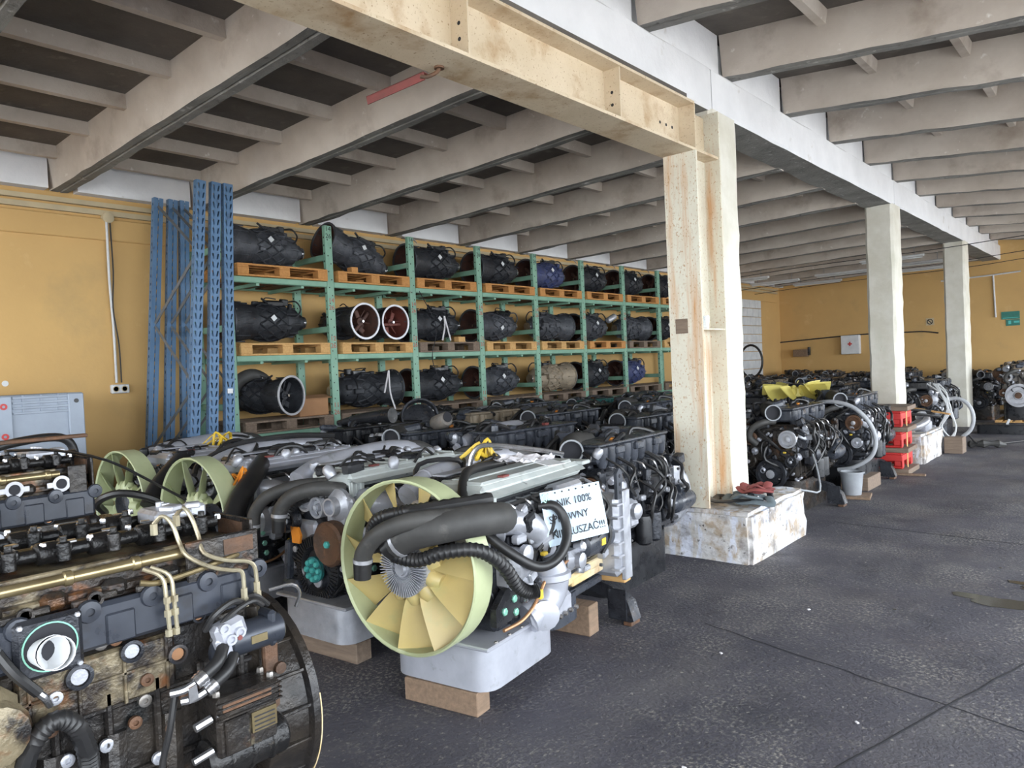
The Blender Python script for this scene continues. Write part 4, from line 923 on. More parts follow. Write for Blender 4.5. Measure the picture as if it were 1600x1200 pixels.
    for k in range(14): b.box((.31+rnd.uniform(0, .08), rnd.uniform(.4, 1.3), rnd.uniform(.48, .98)), (rnd.uniform(.02, .06), rnd.uniform(.03, .08), rnd.uniform(.02, .06)), .008, rx=rnd.uniform(-.6, .6))
    if not sign:
        for k in range(9): b.lathe((rnd.uniform(-.32, .2), rnd.uniform(.25, 1.3), 1.08), (rnd.uniform(-.8, .8), rnd.uniform(-.8, .8), 1), [(.03, 0), (.036, .02), (.036, .06), (.02, .08), (0, .08)], 10)
    b.mat('chrome')
    for k in range(12): b.bolt((.36, rnd.uniform(.4, 1.3), rnd.uniform(.42, .9)), (1, 0, 0), .011, .02)
    b.mat('yellow').box((.40, .55, .72), (.03, .04, .02), .005).box((.40, .50, .52), (.02, .03, .05), .005); b.mat('red_paint').box((.2, .5, 1.125), (.04, .06, .012), .003)
    b.build('loose_lines_and_plugs', t)['kind'] = 'stuff'
    if sign:
        b = mb('rubber').tube([(-.05, .85, 1.14), (-.02, .55, 1.15), (.04, .37, 1.13), (.13, .24, 1.02), (.25, .22, .90), (.38, .28, .78), (.46, .38, .70), (.50, .50, .71), (.51, .60, .79), (.48, .64, .89), (.43, .62, .96), (.36, .58, .96)], .026, 10, 5); b.build('loop_hose', t)
        sg = bpy.data.objects.new('paper_sign', None); C.objects.link(sg); sg.parent = t
        M4 = Matrix.Translation((.49, .745, .90)) @ Matrix.Rotation(math.radians(66), 4, 'Z') @ Matrix.Rotation(math.radians(78), 4, 'X') @ Matrix.Rotation(math.radians(2), 4, 'Z') @ Matrix.Scale(1.05, 4)
        sg.matrix_local = M4
        b = mb('paper'); n = 8; vs = []; fs = []
        for j in range(n+1):
            for i in range(n+1):
                x, y = -.19+.38*i/n, -.135+.27*j/n; vs.append((x, y, .006*math.sin(x*9)*math.cos(y*7)-.004))
        for j in range(n):
            for i in range(n): a = j*(n+1)+i; fs.append((a, a+1, a+n+2, a+n+1))
        b.add(vs, fs); b.mat('ink'); [b.lathe((-.15+.045*k, .122, .003), (0, 0, 1), [(.005, 0), (.005, .001), (0, .001)], 8) for k in range(8)]; b.build('sheet', sg)['label'] = 'white paper notice in a punched sleeve'
        for j, s_ in enumerate(('SILNIK 100%', 'SPRAWNY', 'NIE RUSZAĆ!!!')):
            text(s_, .054, 'ink', sg, Matrix.Translation((-.172, .050-.075*j, .0045)))
        b = mb('green_bolt').lathe((-.165, .105, .004), (0, 0, 1), [(.018, 0), (.024, 0), (.024, .001), (.018, .001)], 16, caps=False).box((-.165, .105, .0045), (.006, .028, .001)); b.build('green_stamp', sg, smooth=False)
    return t
E3 = silver_engine('silver engine with large amber and green ringed fan and a paper notice', (-2.73, 2.36, 0), math.radians(8), 'amber', True, 1)
E4 = silver_engine('silver engine without fan showing brown idler and teal bolted pulley, left of the big fan', (-3.84, 2.36, 0), math.radians(4), None, False, 2)
E5 = silver_engine('silver engine with pale green fan ring behind the oily bare engine', (-5.06, 2.36, 0), math.radians(3), 'green', False, 3)
E6 = silver_engine('silver engine with pale green fan, farthest left in the second row', (-6.25, 2.34, 0), math.radians(3), 'green', False, 4)

# ------------------------------------------------------------------ oily engines with the covers off (first row)
def bare_engine(label, loc, seed, ports=False, full=True):
    rnd = random.Random(seed); t = thing('bare_engine', label, 'engine', loc, 0, 'oily engines with open rocker gear')
    F = .30
    b = mb('oily_black').prism(sump_poly(.26, .05, 1.12, .1), 0, .36); b.build('oil_sump', t)
    b = mb('oily_iron').box((0, .60, .67), (.56, 1.20, .66), .03)
    for k in range(9): b.box((F-.012, .06+.135*k, .62), (.03, .022, .46), .006)
    for z in (.58, .80): b.box((F-.014, .6, z), (.028, 1.16, .02), .006)
    for k in range(7): b.tube([(F-.03, .10+.16*k, .40), (F+.0, .10+.16*k, .55), (F-.02, .11+.16*k, .72)], .035, 8, 2)
    b.build('engine_block', t)
    b = mb('oily_pale').box((F-.012, .72, .885), (.03, .42, .17), .01)
    for k in range(4): b.box((F+.004, .54+.12*k, .885), (.012, .010, .17), .002)
    b.box((F+.004, .72, .89), (.012, .42, .010), .002); b.build('side_water_jacket', t)
    # cast bosses, core plugs and washers, each a piece of its own
    for (y, z, r) in ((.66, .925, .036), (.80, .952, .033), (.93, .90, .030), (1.0, 1.0, .022), (.42, .9, .03)):
        b = mb('dark_cast').lathe((F+.005, y, z), (1, 0, 0), [(r, 0), (r, .014), (r*.72, .016), (r*.70, .004), (0, .004)], 18); p = b.build('core_plug', t)
        mb('silver' if r > .03 else 'copper').lathe((F+.010, y, z), (1, 0, 0), [(r*.62, 0), (r*.62, .003), (0, .003)], 14).build('plug_disc', p)
    for k, (y, z) in enumerate(((.60, .885), (.585, .80), (.65, .76), (.72, .70), (.80, .735), (.84, .85), (.83, .79), (.55, .78), (.90, .68), (.62, .70), (.95, .76), (.76, 1.0), (.72, 1.0), (.50, .72), (.70, .60), (.86, .60))):
        b = mb(rnd.choice(['bolt', 'silver', 'rusty_iron'])).lathe((F, y, z), (1, 0, 0), [(.019, 0), (.019, .012), (.015, .014), (.008, .014), (.008, .006), (0, .006)], 14); b.build('flange_bolt', t)
    # upper side cover in smooth blue-grey
    b = mb('blue_grey_cast').box((F+.006, .80, 1.055), (.035, .80, .13), .012)
    for k in range(5): b.lathe((F+.022, .52+.17*k, 1.105), (1, 0, 0), [(.034, 0), (.03, .01), (.012, .012), (.012, .004), (0, .004)], 14)
    for k in range(4): b.box((F+.024, .60+.17*k, 1.04), (.012, .08, .09), .005)
    b.build('side_cover', t)
    # head
    b = mb('oily_pale').box((0, .60, 1.155), (.54, 1.18, .11), .015); b.box((F-.02, .6, 1.145), (.03, 1.16, .03), .006)
    for k in range(7):
        y = .15+.155*k; b.mat('oily_iron').box((F-.01, y, 1.15), (.04, .07, .05), .015)
    b.build('cylinder_head', t)
    if ports:
        for k in range(5):
            y = .30+.19*k
            b = mb('rim_light').lathe((F+.012, y, 1.16), (1, 0, 0), [(.024, 0), (.038, 0), (.038, .006), (.024, .006), (.022, -.01)], 18, caps=False).box((F+.014, y-.045, 1.158), (.006, .03, .026), .002).box((F+.014, y+.045, 1.158), (.006, .03, .026), .002); pg = b.build('port_gasket', t)
            mb('ink').lathe((F+.0115, y, 1.16), (1, 0, 0), [(.024, 0), (.024, .001), (0, .001)], 14).build('port_hole', pg)
    else:
        for k in range(4):
            y = .66+.17*k-.12; b = mb('oily_iron').lathe((F+.01, y, 1.135), (1, 0, 0), [(.022, 0), (.022, .012), (.014, .012), (.013, 0), (0, 0)], 14).box((F+.012, y-.035, 1.132), (.012, .05, .022), .004).box((F+.012, y+.035, 1.138), (.012, .05, .022), .004); b.build('exhaust_port', t)
    # raised rim of the rocker box and brass rails
    b = mb('oily_pale').box((F-.035, .60, 1.215), (.014, 1.16, .03), .004).box((-F+.04, .60, 1.215), (.014, 1.16, .03), .004).box((0, .60, 1.215), (.02, 1.16, .035), .004); b.build('rocker_box_rim', t)
    for x, z in ((F-.012, 1.205), (.03, 1.245)):
        b = mb('brass').cyl((x, .02, z), (x, 1.06, z), .0165, 14)
        for k in range(6): b.lathe((x, .1+.18*k, z), (0, 1, 0), [(.0165, 0), (.022, .004), (.022, .022), (.0165, .026)], 10, caps=False)
        b.build('fuel_rail', t)
    # rocker shafts with arms
    for x in (.13, -.13):
        b = mb('oily_black').cyl((x, .02, 1.255), (x, 1.16, 1.255), .020, 12)
        for k in range(8):
            y = .06+.14*k; b.lathe((x, y, 1.255), (0, 1, 0), [(.026, 0), (.034, .006), (.034, .055), (.026, .06)], 14)
        rs = b.build('rocker_shaft', t)
        for k in range(8):
            y = .135+.135*k
            b = mb('oily_black').box((x+.02, y, 1.262), (.13, .026, .03), .008, ry=.12*(1 if k % 2 else -1)).box((x-.02, y+.03, 1.268), (.09, .02, .03), .006).lathe((x+.07, y, 1.24), (0, 0, 1), [(.018, 0), (.018, .05), (.010, .055), (.010, .07), (0, .07)], 10); ra = b.build('rocker_arm', rs)
        b = mb('chrome')
        for k in range(9):
            y = .08+.125*k; b.box((x+rnd.uniform(-.06, .06), y, 1.285), (.025, .03, .008), .002, rz=rnd.uniform(-.4, .4)); b.bolt((x+rnd.uniform(-.07, .07), y+.06, 1.272), (0, 0, 1), .010, .018)
        b.build('bearing_cap_bolts', rs)['kind'] = 'stuff'
    b = mb('oily_iron')
    for k in range(16): b.box((rnd.uniform(-.23, .23), .06+.07*k, 1.222), (rnd.uniform(.03, .09), rnd.uniform(.03, .06), .03), .008)
    b.build('valve_bridges', t)['kind'] = 'stuff'
    b = mb('silver').box((-.02, 1.06, 1.275), (.16, .13, .06), .012).box((.02, 1.14, 1.285), (.07, .06, .05), .008)
    for k in range(3): b.lathe((-.06+.045*k, 1.06, 1.305), (0, 0, 1), [(.014, 0), (.014, .016), (0, .016)], 10)
    b.build('decompression_valve', t)
    b = mb('dark_cast').lathe((-.02, 1.19, 1.18), (0, 1, 0), [(0, 0), (.10, 0), (.11, .02), (.11, .04), (0, .04)], 24); b.build('cam_gear', t)
    b = mb('oily_iron').box((F+.012, 1.13 if ports else 1.09, 1.165), (.014, .08 if ports else .24, .15), .004)
    if not ports: b.mat('rusty_iron').box((F+.020, 1.14, 1.20), (.003, .10, .05))
    b.build('end_wall', t)
    b = mb('oily_iron').box((.06, 1.205, 1.17), (.46, .012, .20), .003); b.mat('rusty_iron').box((.16, 1.198, 1.22), (.16, .006, .07)); b.build('rear_plate', t)
    # flywheel housing
    b = mb('oily_iron').lathe((-.02, 1.20, .54), (0, 1, 0), [(.30, 0), (.345, .02), (.365, .15), (.385, .16), (.385, .19), (.36, .19)], 36).box((-.02, 1.21, .74), (.60, .06, .50), .03)
    for k in range(11):
        a = -1.2+k*.33; b.box((-.02+.35*math.cos(a), 1.30, .54+.35*math.sin(a)), (.05, .15, .014), .003, ry=-a)
    fw = b.build('flywheel_housing', t)
    b = mb('rusty_iron').box((F+.01, 1.235, .80), (.02, .055, .13), .006).box((F+.012, 1.235, .60), (.018, .055, .18), .006).lathe((F+.02, 1.26, .745), (1, 0, 0), [(.02, 0), (.02, .015), (.01, .017), (0, .017)], 12); b.build('rust_band', fw)
    b = mb('cream_rail').lathe((-.02, 1.387, .54), (0, 1, 0), [(.378, 0), (.386, .0), (.386, .004), (.378, .004)], 36, caps=False, a0=-.7, a1=.2); b.build('paint_edge', fw)
    if not full:
        return t
    # ---- accessories on the flank of the nearest engine
    b = mb('dark_cast').box((F+.03, .585, 1.045), (.03, .165, .165), .012); bolts(b, [(F+.045, .585+sy*.068, 1.045+sz*.068) for sy in (-1, 1) for sz in (-1, 1)], (1, 0, 0), .008, .008, 'silver'); ef = b.build('intake_flange', t)
    mb('ink').lathe((F+.0455, .585, 1.045), (1, 0, 0), [(.064, 0), (.064, .001), (0, .001)], 28).build('intake_bore', ef)
    mb('green_bolt').lathe((F+.046, .585, 1.045), (1, 0, 0), [(.063, 0), (.067, 0), (.067, .003), (.063, .003)], 30, caps=False).build('gasket_ring', ef)
    b = mb('brass').tube([(F-.01, 1.16, 1.16), (F+.02, 1.12, 1.165), (F+.03, 1.0, 1.15), (F+.03, .88, 1.14), (F+.02, .83, 1.15)], .009, 8, 4); b.build('leak_pipe', t)
    for (pts) in ([(.22, .92, 1.30), (.25, .935, 1.325), (.28, .95, 1.30), (.30, .96, 1.24), (F+.03, .97, 1.20), (F+.05, 1.03, 1.155), (F+.05, 1.09, 1.13), (F+.05, 1.13, 1.115), (F+.05, 1.135, 1.06)],
                  [(.22, .99, 1.315), (.25, 1.0, 1.34), (.28, 1.01, 1.31), (F+.0, 1.02, 1.25), (F+.03, 1.02, 1.20), (F+.05, 1.08, 1.165), (F+.05, 1.15, 1.145), (F+.05, 1.175, 1.12), (F+.05, 1.18, 1.07)]):
        b = mb('pipe_cream').tube(pts, .0068, 8, 4); b.lathe(pts[-1], (0, 0, -1), [(.011, 0), (.011, .03), (.014, .03), (.014, .06), (0, .06)], 6); b.lathe(pts[0], (0, 0, -1), [(.012, 0), (.012, .035), (0, .035)], 6); b.build('injection_pipe', t)
    b = mb('silver').box((.24, .965, 1.345), (.05, .05, .018), .004, rz=.5).box((.25, 1.03, 1.345), (.04, .045, .018), .004, rz=-.4); b.build('pipe_clamp', t)['kind'] = 'stuff'
    for dy in (0, .022):
        b = mb('pipe_cream').tube([(F+.02, .84+dy, 1.19), (F+.05, .88+dy, 1.16), (F+.06, .885+dy, 1.10), (F+.06, .89+dy, 1.0)], .0065, 8, 4)
        for z in (1.1, 1.06, 1.0): b.lathe((F+.06, .888+dy, z), (0, 0, -1), [(.011, 0), (.011, .02)], 6)
        b.build('return_pipe', t)
    b = mb('rubber').tube([(F+.05, 1.0, .96), (F+.08, 1.02, 1.01), (F+.08, 1.08, 1.035), (F+.06, 1.13, 1.01)], .011, 8, 4).tube([(F+.05, 1.02, .92), (F+.08, 1.06, .99), (F+.08, 1.14, 1.02), (F+.06, 1.19, .99)], .009, 8, 4).tube([(F+.02, 1.12, 1.0), (F+.06, 1.16, 1.03), (F+.04, 1.22, .98)], .010, 8, 4); b.build('wiring_loom', t)['kind'] = 'stuff'
    b = mb('silver_clean').box((F+.07, 1.065, .945), (.06, .10, .075), .014, rx=.25).box((F+.075, 1.05, .885), (.04, .05, .11), .01, rx=.3)
    for (dy, dz) in ((-.03, .02), (.02, -.005), (-.01, -.02)): b.lathe((F+.10, 1.065+dy, .945+dz), (1, 0, 0), [(.017, 0), (.017, .012), (.010, .012), (.010, .004), (0, .004)], 12)
    b.mat('red_paint').lathe((F+.10, 1.08, .925), (1, 0, 0), [(.008, .005), (.008, .014), (0, .014)], 10); b.build('solenoid_block', t)
    b = mb('blue_grey_cast').cyl((F+.05, 1.06, .90), (F+.05, 1.25, .90), .052, 20, ch=.008).lathe((F+.05, 1.02, .87), (0, 1, 0), [(.03, 0), (.045, .01), (.045, .05)], 14).box((F+.05, 1.21, .91), (.08, .03, .12), .01); b.mat('brass').box((F+.103, 1.15, .90), (.003, .055, .025)); b.build('fuel_pump', t)
    for q, (dy, dz) in enumerate(((0, 0), (.03, -.035))):
        b = mb('rubber').tube([(F+.09, 1.035+dy, .905+dz), (F+.12, 1.0+dy, .875+dz), (F+.12, .95+dy, .845+dz)], .019, 10, 3).mat('chrome')
        b.tube([(F+.12, .96+dy, .85+dz), (F+.12, .93+dy, .835+dz)], .022, 10, 1).tube([(F+.12, .93+dy, .835+dz), (F+.11, .90+dy, .822+dz), (F+.09, .87+dy, .818+dz)], .0125, 8, 3).lathe((F+.12, .945+dy, .843+dz), (0, -.8, -.5), [(.024, 0), (.024, .006)], 10).lathe((F+.12, .957+dy, .849+dz), (0, -.8, -.5), [(.024, 0), (.024, .006)], 10)
        b.build('coolant_line', t)
    b = mb('chrome').prism([(0, 0), (.028, .006), (.024, .05), (0, .045)], 0, .006, 'x', (F+.135, .90, .79)); b.build('line_bracket', t)
    # air compressor
    b = mb('oily_iron').box((F+.07, 1.09, .725), (.13, .21, .075), .01)
    for k in range(4): b.box((F+.137, 1.09, .70+.016*k), (.012, .215, .006), .001)
    b.mat('rusty_iron').box((F+.137, 1.08, .735), (.005, .16, .03)); b.mat('bolt'); [b.bolt((F+.04+.06*(k % 2), 1.0+.18*(k//2), .762), (0, 0, 1), .012, .016) for k in range(4)]
    cp = b.build('compressor_head', t)
    b = mb('oily_iron').box((F+.06, 1.09, .63), (.12, .20, .13), .01).box((F+.125, 1.05, .63), (.012, .08, .11), .004); b.mat('brass').box((F+.124, 1.14, .645), (.005, .085, .065)); b.mat('ink'); [b.box((F+.1275, 1.14, .662-.014*k), (.001, .07, .004)) for k in range(4)]; b.build('compressor_body', t)
    b = mb('oily_black').cyl((F+.05, .97, .545), (F+.05, 1.24, .545), .068, 22, ch=.012)
    for y in (1.03, 1.10, 1.17): b.lathe((F+.05, y, .545), (0, 1, 0), [(.068, 0), (.073, .003), (.073, .012), (.068, .015)], 22, caps=False)
    b.build('compressor_crankcase', t)
    b = mb('chrome').cyl((F+.10, .98, .70), (F+.10, .93, .69), .014, 8).cyl((F+.10, .98, .60), (F+.10, .92, .59), .012, 8); b.build('air_stub', t)['kind'] = 'stuff'
    b = mb('rubber').corr([(F+.03, .50, .70), (F+.05, .53, .80), (F+.06, .58, .845), (F+.06, .63, .81), (F+.04, .66, .72), (F+.02, .67, .66)], .026, 9, 10, .06); b.build('corrugated_hose', t)
    b = mb('rubber').tube([(F+.07, .89, .80), (F+.07, .87, .70), (F+.05, .85, .58), (F+.06, .86, .45)], .010, 8, 4); b.build('drain_hose', t)
    b = mb('rubber').tube([(F+.03, .47, 1.06), (F+.05, .50, 1.0), (F+.05, .55, .93)], .014, 8, 3).mat('chrome').tube([(F+.05, .55, .93), (F+.05, .565, .91), (F+.03, .58, .88)], .010, 8, 3).lathe((F+.03, .47, 1.06), (0, -.5, 1), [(.012, 0), (.016, .01), (.016, .03), (0, .03)], 10); b.build('oil_line', t)
    b = mb('oily_pale').box((F+.02, .42, .82), (.10, .18, .32), .05).lathe((F+.06, .44, .86), (1, 0, 0), [(.09, 0), (.08, .03), (.03, .04), (0, .04)], 16); b.build('oil_cooler_cover', t)
    b = mb('chrome').tube([(F+.05, 1.22, 1.03), (F+.06, 1.30, 1.03), (F+.05, 1.335, .99), (F+.03, 1.33, .94)], .006, 6, 3); b.build('wire_clip', t)
    return t
EX, EY = -2.56, .05
bare_engine('large oily bare engine with open rocker gear and bent cream pipes, nearest the camera', (EX, EY, 0), 11).scale = (1, 1, .972)
bare_engine('oily bare engine with white oval port gaskets, behind the nearest engine', (-4.2, .14, .085), 12, ports=True, full=False)
# white paper cups lying in the intake bore
for k, (y, z, a) in enumerate(((EY+.56, 1.035, .35), (EY+.60, 1.03, -.5))):
    b = mb('white_plastic').lathe((0, 0, 0), (1, .5*a, .15), [(.030, 0), (.044, .075), (.042, .075), (.028, .004), (0, .004)], 18, caps=False); o = b.build('paper_cup'); o.location = (EX+.330, y, z-.03); tag(o, ['white paper cup stuffed in the round port of the nearest engine, left one', 'white paper cup stuffed in the round port of the nearest engine, right one'][k], 'cup', 'cups in the intake port')
for y in (.12, .95): o = mb('wood_grey').box((0, 0, .0425), (.6, .14, .085), .005).build('timber_block', smooth=False); o.location = (-4.2, .14+y, 0); tag(o, 'timber block under the bare engine with white port gaskets, %s end' % ('near' if y < .5 else 'far'), 'timber')
# rubber strip and rusty bar lying over the bare engine
b = mb('rubber').tube([(-3.95, 1.0, 1.42), (-3.95, 1.2, 1.40), (-3.86, 1.40, 1.33), (-3.70, 1.56, 1.20), (-3.6, 1.65, 1.12)], .026, 4, 3, flat=.25); tag(b.build('rubber_strip'), 'flat black rubber strip hanging off the bare engine behind', 'strip')
b = mb('rusty_iron').box((-4.42, .95, 1.43), (.05, 1.1, .02), .004); tag(b.build('rusty_bar'), 'long rusty flat bar lying along the top of the bare engine behind', 'bar')

# ------------------------------------------------------------------ dark engines packed in rows
def dark_engine(seed, cover='grey_plastic', body='dark_cast', accent='silver', fanb=False, mouth=True, dusty=False):
    rnd = random.Random(seed); t = thing('truck_engine', 'x', 'engine')
    top = 1.10
    mb('black_plastic' if seed % 2 else body).prism(sump_poly(.27, .10, 1.05, .1), 0, .34).build('oil_sump', t)
    b = mb(body).box((0, .66, .60), (.50, 1.12, .54), .03)
    for k in range(7):
        y = .16+.165*k
        for sx in (-1, 1): b.box((sx*.255, y, .58), (.03, .03, .46), .008)
    b.box((0, .66, .40), (.58, 1.1, .04), .01); b.build('engine_block', t)
    b = mb(body).box((0, .64, .90), (.44, 1.08, .10), .015)
    for k in range(6): b.box((.22, .2+.17*k, .9), (.06, .09, .07), .015)
    b.build('cylinder_head', t)
    # scalloped plastic cover on the right edge of the top
    b = mb(cover).box((.06, .64, top-.06), (.30, 1.06, .13), .02).box((.06, .64, top+.012), (.34, 1.10, .02), .006)
    for k in range(9):
        y = .17+.115*k; b.lathe((.20, y, top-.155), (0, 0, 1), [(.030, 0), (.042, .03), (.05, .11), (.05, .15), (.03, .16)], 10)
        b.lathe((-.08, y, top-.155), (0, 0, 1), [(.030, 0), (.042, .03), (.05, .11), (.05, .15), (.03, .16)], 8)
    for k in range(3): b.box((.24, .35+.3*k, top-.035), (.05, .12, .06), .01)
    cv = b.build('valve_cover', t)
    if mouth:
        b = mb('rubber_dusty').tube([(-.16, .55, top-.02), (-.14, .35, top+.0), (-.06, .16, top-.01), (.04, .02, top-.02)], .085, 16, 4, caps=False).mat('lamp_grey').lathe((.04, .02, top-.02), (.55, -.83, 0), [(.076, -.03), (.076, .012), (.088, .012), (.088, -.012)], 20, caps=False).mat('ink').lathe((.02, .05, top-.02), (.55, -.83, 0), [(.078, 0), (0, .0)], 16, caps=False); b.build('intake_mouth', t)
    else:
        b = mb(accent).tube([(-.20, .1, top-.08), (-.22, .4, top-.02), (-.22, .8, top), (-.18, 1.1, top-.04), (-.08, 1.24, top-.12)], .06, 12, 4)
        for k in range(5): b.box((-.2, .25+.19*k, top-.08), (.1, .07, .12), .02)
        b.build('intake_manifold', t)
    # front
    b = mb(body).box((0, .10, .66), (.54, .07, .58), .03).box((.12, .06, .80), (.24, .06, .22), .03).box((-.14, .06, .66), (.22, .05, .24), .03); bolts(b, [(.25*math.cos(q*.63), .063, .64+.25*math.sin(q*.63)) for q in range(10)], (0, -1, 0), .012, .014); b.build('timing_cover', t)
    pl = [(0, .42, .165), (.22, .56, .062), (.19, .80, .095), (-.05, .66, .05), (-.22, .80, .07), (-.24, .55, .08)]
    for i, (x, z, r) in enumerate(pl):
        b = MB(); pulley(b, (x, .05, z), r, .06, rnd.choice(['dark_cast', 'oily_iron', 'rusty_iron', 'silver'] if i else ['dark_cast', 'oily_iron']), rnd.choice(['silver', 'rim_light', 'silver'])); b.build('belt_pulley', t)
    b = MB(); belt(b, [(.22, .56, .055), (.19, .82, .085), (-.22, .80, .07), (-.24, .55, .08), (0, .42, .145)], .012, .035); b.build('drive_belt', t)
    b = mb('dark_cast')
    for k in range(16): b.box((rnd.uniform(-.30, .34), rnd.uniform(.06, .10), rnd.uniform(.38, 1.0)), (rnd.uniform(.04, .12), rnd.uniform(.04, .09), rnd.uniform(.03, .10)), .012, ry=rnd.uniform(-.8, .8))
    b.mat('silver_clean')
    for k in range(14): b.box((rnd.uniform(-.30, .34), rnd.uniform(.045, .075), rnd.uniform(.36, 1.0)), (rnd.uniform(.02, .09), rnd.uniform(.03, .06), rnd.uniform(.02, .07)), .01, ry=rnd.uniform(-1, 1))
    for k in range(5): b.lathe((rnd.uniform(-.28, .32), .06, rnd.uniform(.4, .95)), (rnd.uniform(-.4, .4), -1, rnd.uniform(-.4, .4)), [(.03, 0), (.04, .01), (.04, .04), (.02, .06), (.012, .03), (0, .03)], 12)
    b.mat('rubber')
    for k in range(4):
        x = rnd.uniform(-.25, .25); z = rnd.uniform(.6, .95); b.tube([(x, .06, z+.12), (x+rnd.uniform(-.1, .1), -.03, z+.08), (x+rnd.uniform(-.15, .15), -.04, z-.05), (x+rnd.uniform(-.2, .2), .05, z-.15)], rnd.uniform(.008, .02), 6, 3)
    b.mat('chrome')
    for k in range(10): b.bolt((rnd.uniform(-.27, .3), .02, rnd.uniform(.36, .95)), (0, -1, 0), .013, .02)
    b.mat('yellow').box((.16, -.01, .66), (.03, .02, .02), .004); b.build('front_fittings', t)['kind'] = 'stuff'
    b = mb('silver').lathe((.26, .12, .80), (0, 1, 0), [(.05, -.02), (.085, 0), (.09, .02), (.09, .14), (.07, .17), (0, .17)], 18).box((.22, .18, .72), (.06, .08, .12), .01); b.build('alternator', t)
    b = mb('dark_cast').lathe((-.27, .14, .54), (0, 1, 0), [(.05, -.02), (.085, 0), (.085, .16), (.06, .2), (0, .2)], 16); b.build('steering_pump', t)
    # right flank clutter
    b = mb('grey_plastic').lathe((.34, 1.0, .55), (0, 1, 0), [(.05, -.05), (.055, 0), (.085, .02), (.085, .22), (.07, .3), (0, .3)], 18).lathe((.34, 1.1, .65), (0, 1, 0), [(.03, 0), (.04, .01), (.04, .15), (0, .16)], 12); b.build('starter_motor', t)
    for k in range(2): mb(rnd.choice(['grey_plastic', 'dark_cast', 'black_plastic'])).lathe((.35, .48+.16*k, .52), (0, 0, -1), [(.03, -.04), (.058, -.03), (.062, 0), (.062, .17), (.04, .19), (0, .19)], 16).build('oil_filter', t)
    mb('silver' if seed % 2 else 'dark_cast').box((.32, .30, .60), (.12, .16, .22), .03).lathe((.38, .30, .62), (1, 0, 0), [(.06, 0), (.06, .03), (.03, .05), (0, .05)], 14).build('air_compressor', t)
    mb(rnd.choice(['black_plastic', 'grey_plastic'])).box((.30, .74, .74), (.07, .34, .17), .02).build('control_unit', t)
    b = mb(body)
    for k in range(22): b.box((.27+rnd.uniform(0, .08), rnd.uniform(.1, 1.2), rnd.uniform(.45, .92)), (rnd.uniform(.03, .09), rnd.uniform(.03, .12), rnd.uniform(.03, .10)), .01, rx=rnd.uniform(-.4, .4))
    b.mat('silver')
    for k in range(9): b.box((.30+rnd.uniform(0, .07), rnd.uniform(.1, 1.2), rnd.uniform(.45, .95)), (rnd.uniform(.03, .06), rnd.uniform(.03, .08), rnd.uniform(.02, .06)), .008, rx=rnd.uniform(-.6, .6))
    b.mat('chrome')
    for k in range(8): b.bolt((.35, rnd.uniform(.1, 1.2), rnd.uniform(.4, .9)), (1, 0, 0), .012, .02)
    b.build('small_fittings', t)['kind'] = 'stuff'
    b = mb('rubber')
    for k in range(12):
        y = rnd.uniform(.05, 1.1); z = rnd.uniform(.55, .85); x = .36+rnd.uniform(-.02, .06)
        b.tube([(x-.12, y, z+.18), (x, y+.03, z+.1), (x+.02, y+.12*rnd.uniform(-1, 1), z), (x, y+.14*rnd.uniform(-1, 1), z-.1), (x-.08, y+.1, z-.18)], rnd.uniform(.008, .018), 6, 3)
    b.mat('chrome')
    for k in range(5):
        y = .2+.18*k; b.tube([(.24, y, .95), (.32, y, .93), (.34, y+.03, .85), (.33, y+.1, .74)], .008, 6, 3)
    b.build('hoses_and_lines', t)['kind'] = 'stuff'
    # top clutter
    b = mb('rubber')
    for k in range(13):
        x = rnd.uniform(-.32, .15); y = rnd.uniform(.05, .9)
        b.tube([(x, y, top-.06), (x+rnd.uniform(-.1, .1), y+.12, top+rnd.uniform(.02, .07)), (x+rnd.uniform(-.14, .14), y+.28, top+rnd.uniform(.0, .05)), (x+rnd.uniform(-.1, .1), y+.4, top-.08)], rnd.uniform(.008, .024), 7, 4)
    b.mat('dark_cast')
    b.mat('grey_plastic')
    for k in range(8): b.box((rnd.uniform(-.34, .1), rnd.uniform(.05, 1.2), top+rnd.uniform(-.06, .05)), (rnd.uniform(.05, .16), rnd.uniform(.05, .22), rnd.uniform(.05, .12)), .02, rz=rnd.uniform(-.6, .6), rx=rnd.uniform(-.3, .3))
    b.mat('dark_cast')
    for k in range(12): b.box((rnd.uniform(-.34, -.05), rnd.uniform(.05, 1.2), top-rnd.uniform(.02, .14)), (rnd.uniform(.04, .12), rnd.uniform(.05, .14), rnd.uniform(.05, .12)), .012, rz=rnd.uniform(-.5, .5))
    b.mat('silver')
    for k in range(12): b.lathe((rnd.uniform(-.36, .2), rnd.uniform(.05, 1.25), top-.07), (rnd.uniform(-.6, .6), rnd.uniform(-.6, .6), 1), [(.03, 0), (.035, .02), (.035, .06), (.02, .08), (0, .08)], 10)
    b.mat(rnd.choice(['red_paint', 'white_plastic', 'orange'])).box((rnd.uniform(-.1, .2), rnd.uniform(.3, .9), top+.03), (.05, .05, .02), .005)
    b.build('top_clutter', t)['kind'] = 'stuff'
    # left flank
    b = mb('rusty_iron').tube([(-.33, .2, .82), (-.34, .6, .80), (-.33, 1.1, .82)], .055, 10, 3).lathe((-.38, .62, .92), (0, 1, 0), [(.05, -.14), (.12, -.09), (.13, 0), (.12, .06), (.06, .1), (.06, .2)], 16)
    for k in range(6): b.box((-.27, .2+.17*k, .83), (.12, .08, .08), .015)
    b.build('exhaust_manifold', t)
    b = mb('rubber_dusty').tube([(.02, .1, .98), (-.05, -.02, .98), (-.16, -.06, .92), (-.2, -.05, .82), (-.14, .0, .74)], .036, 10, 4); b.build('coolant_hose', t)
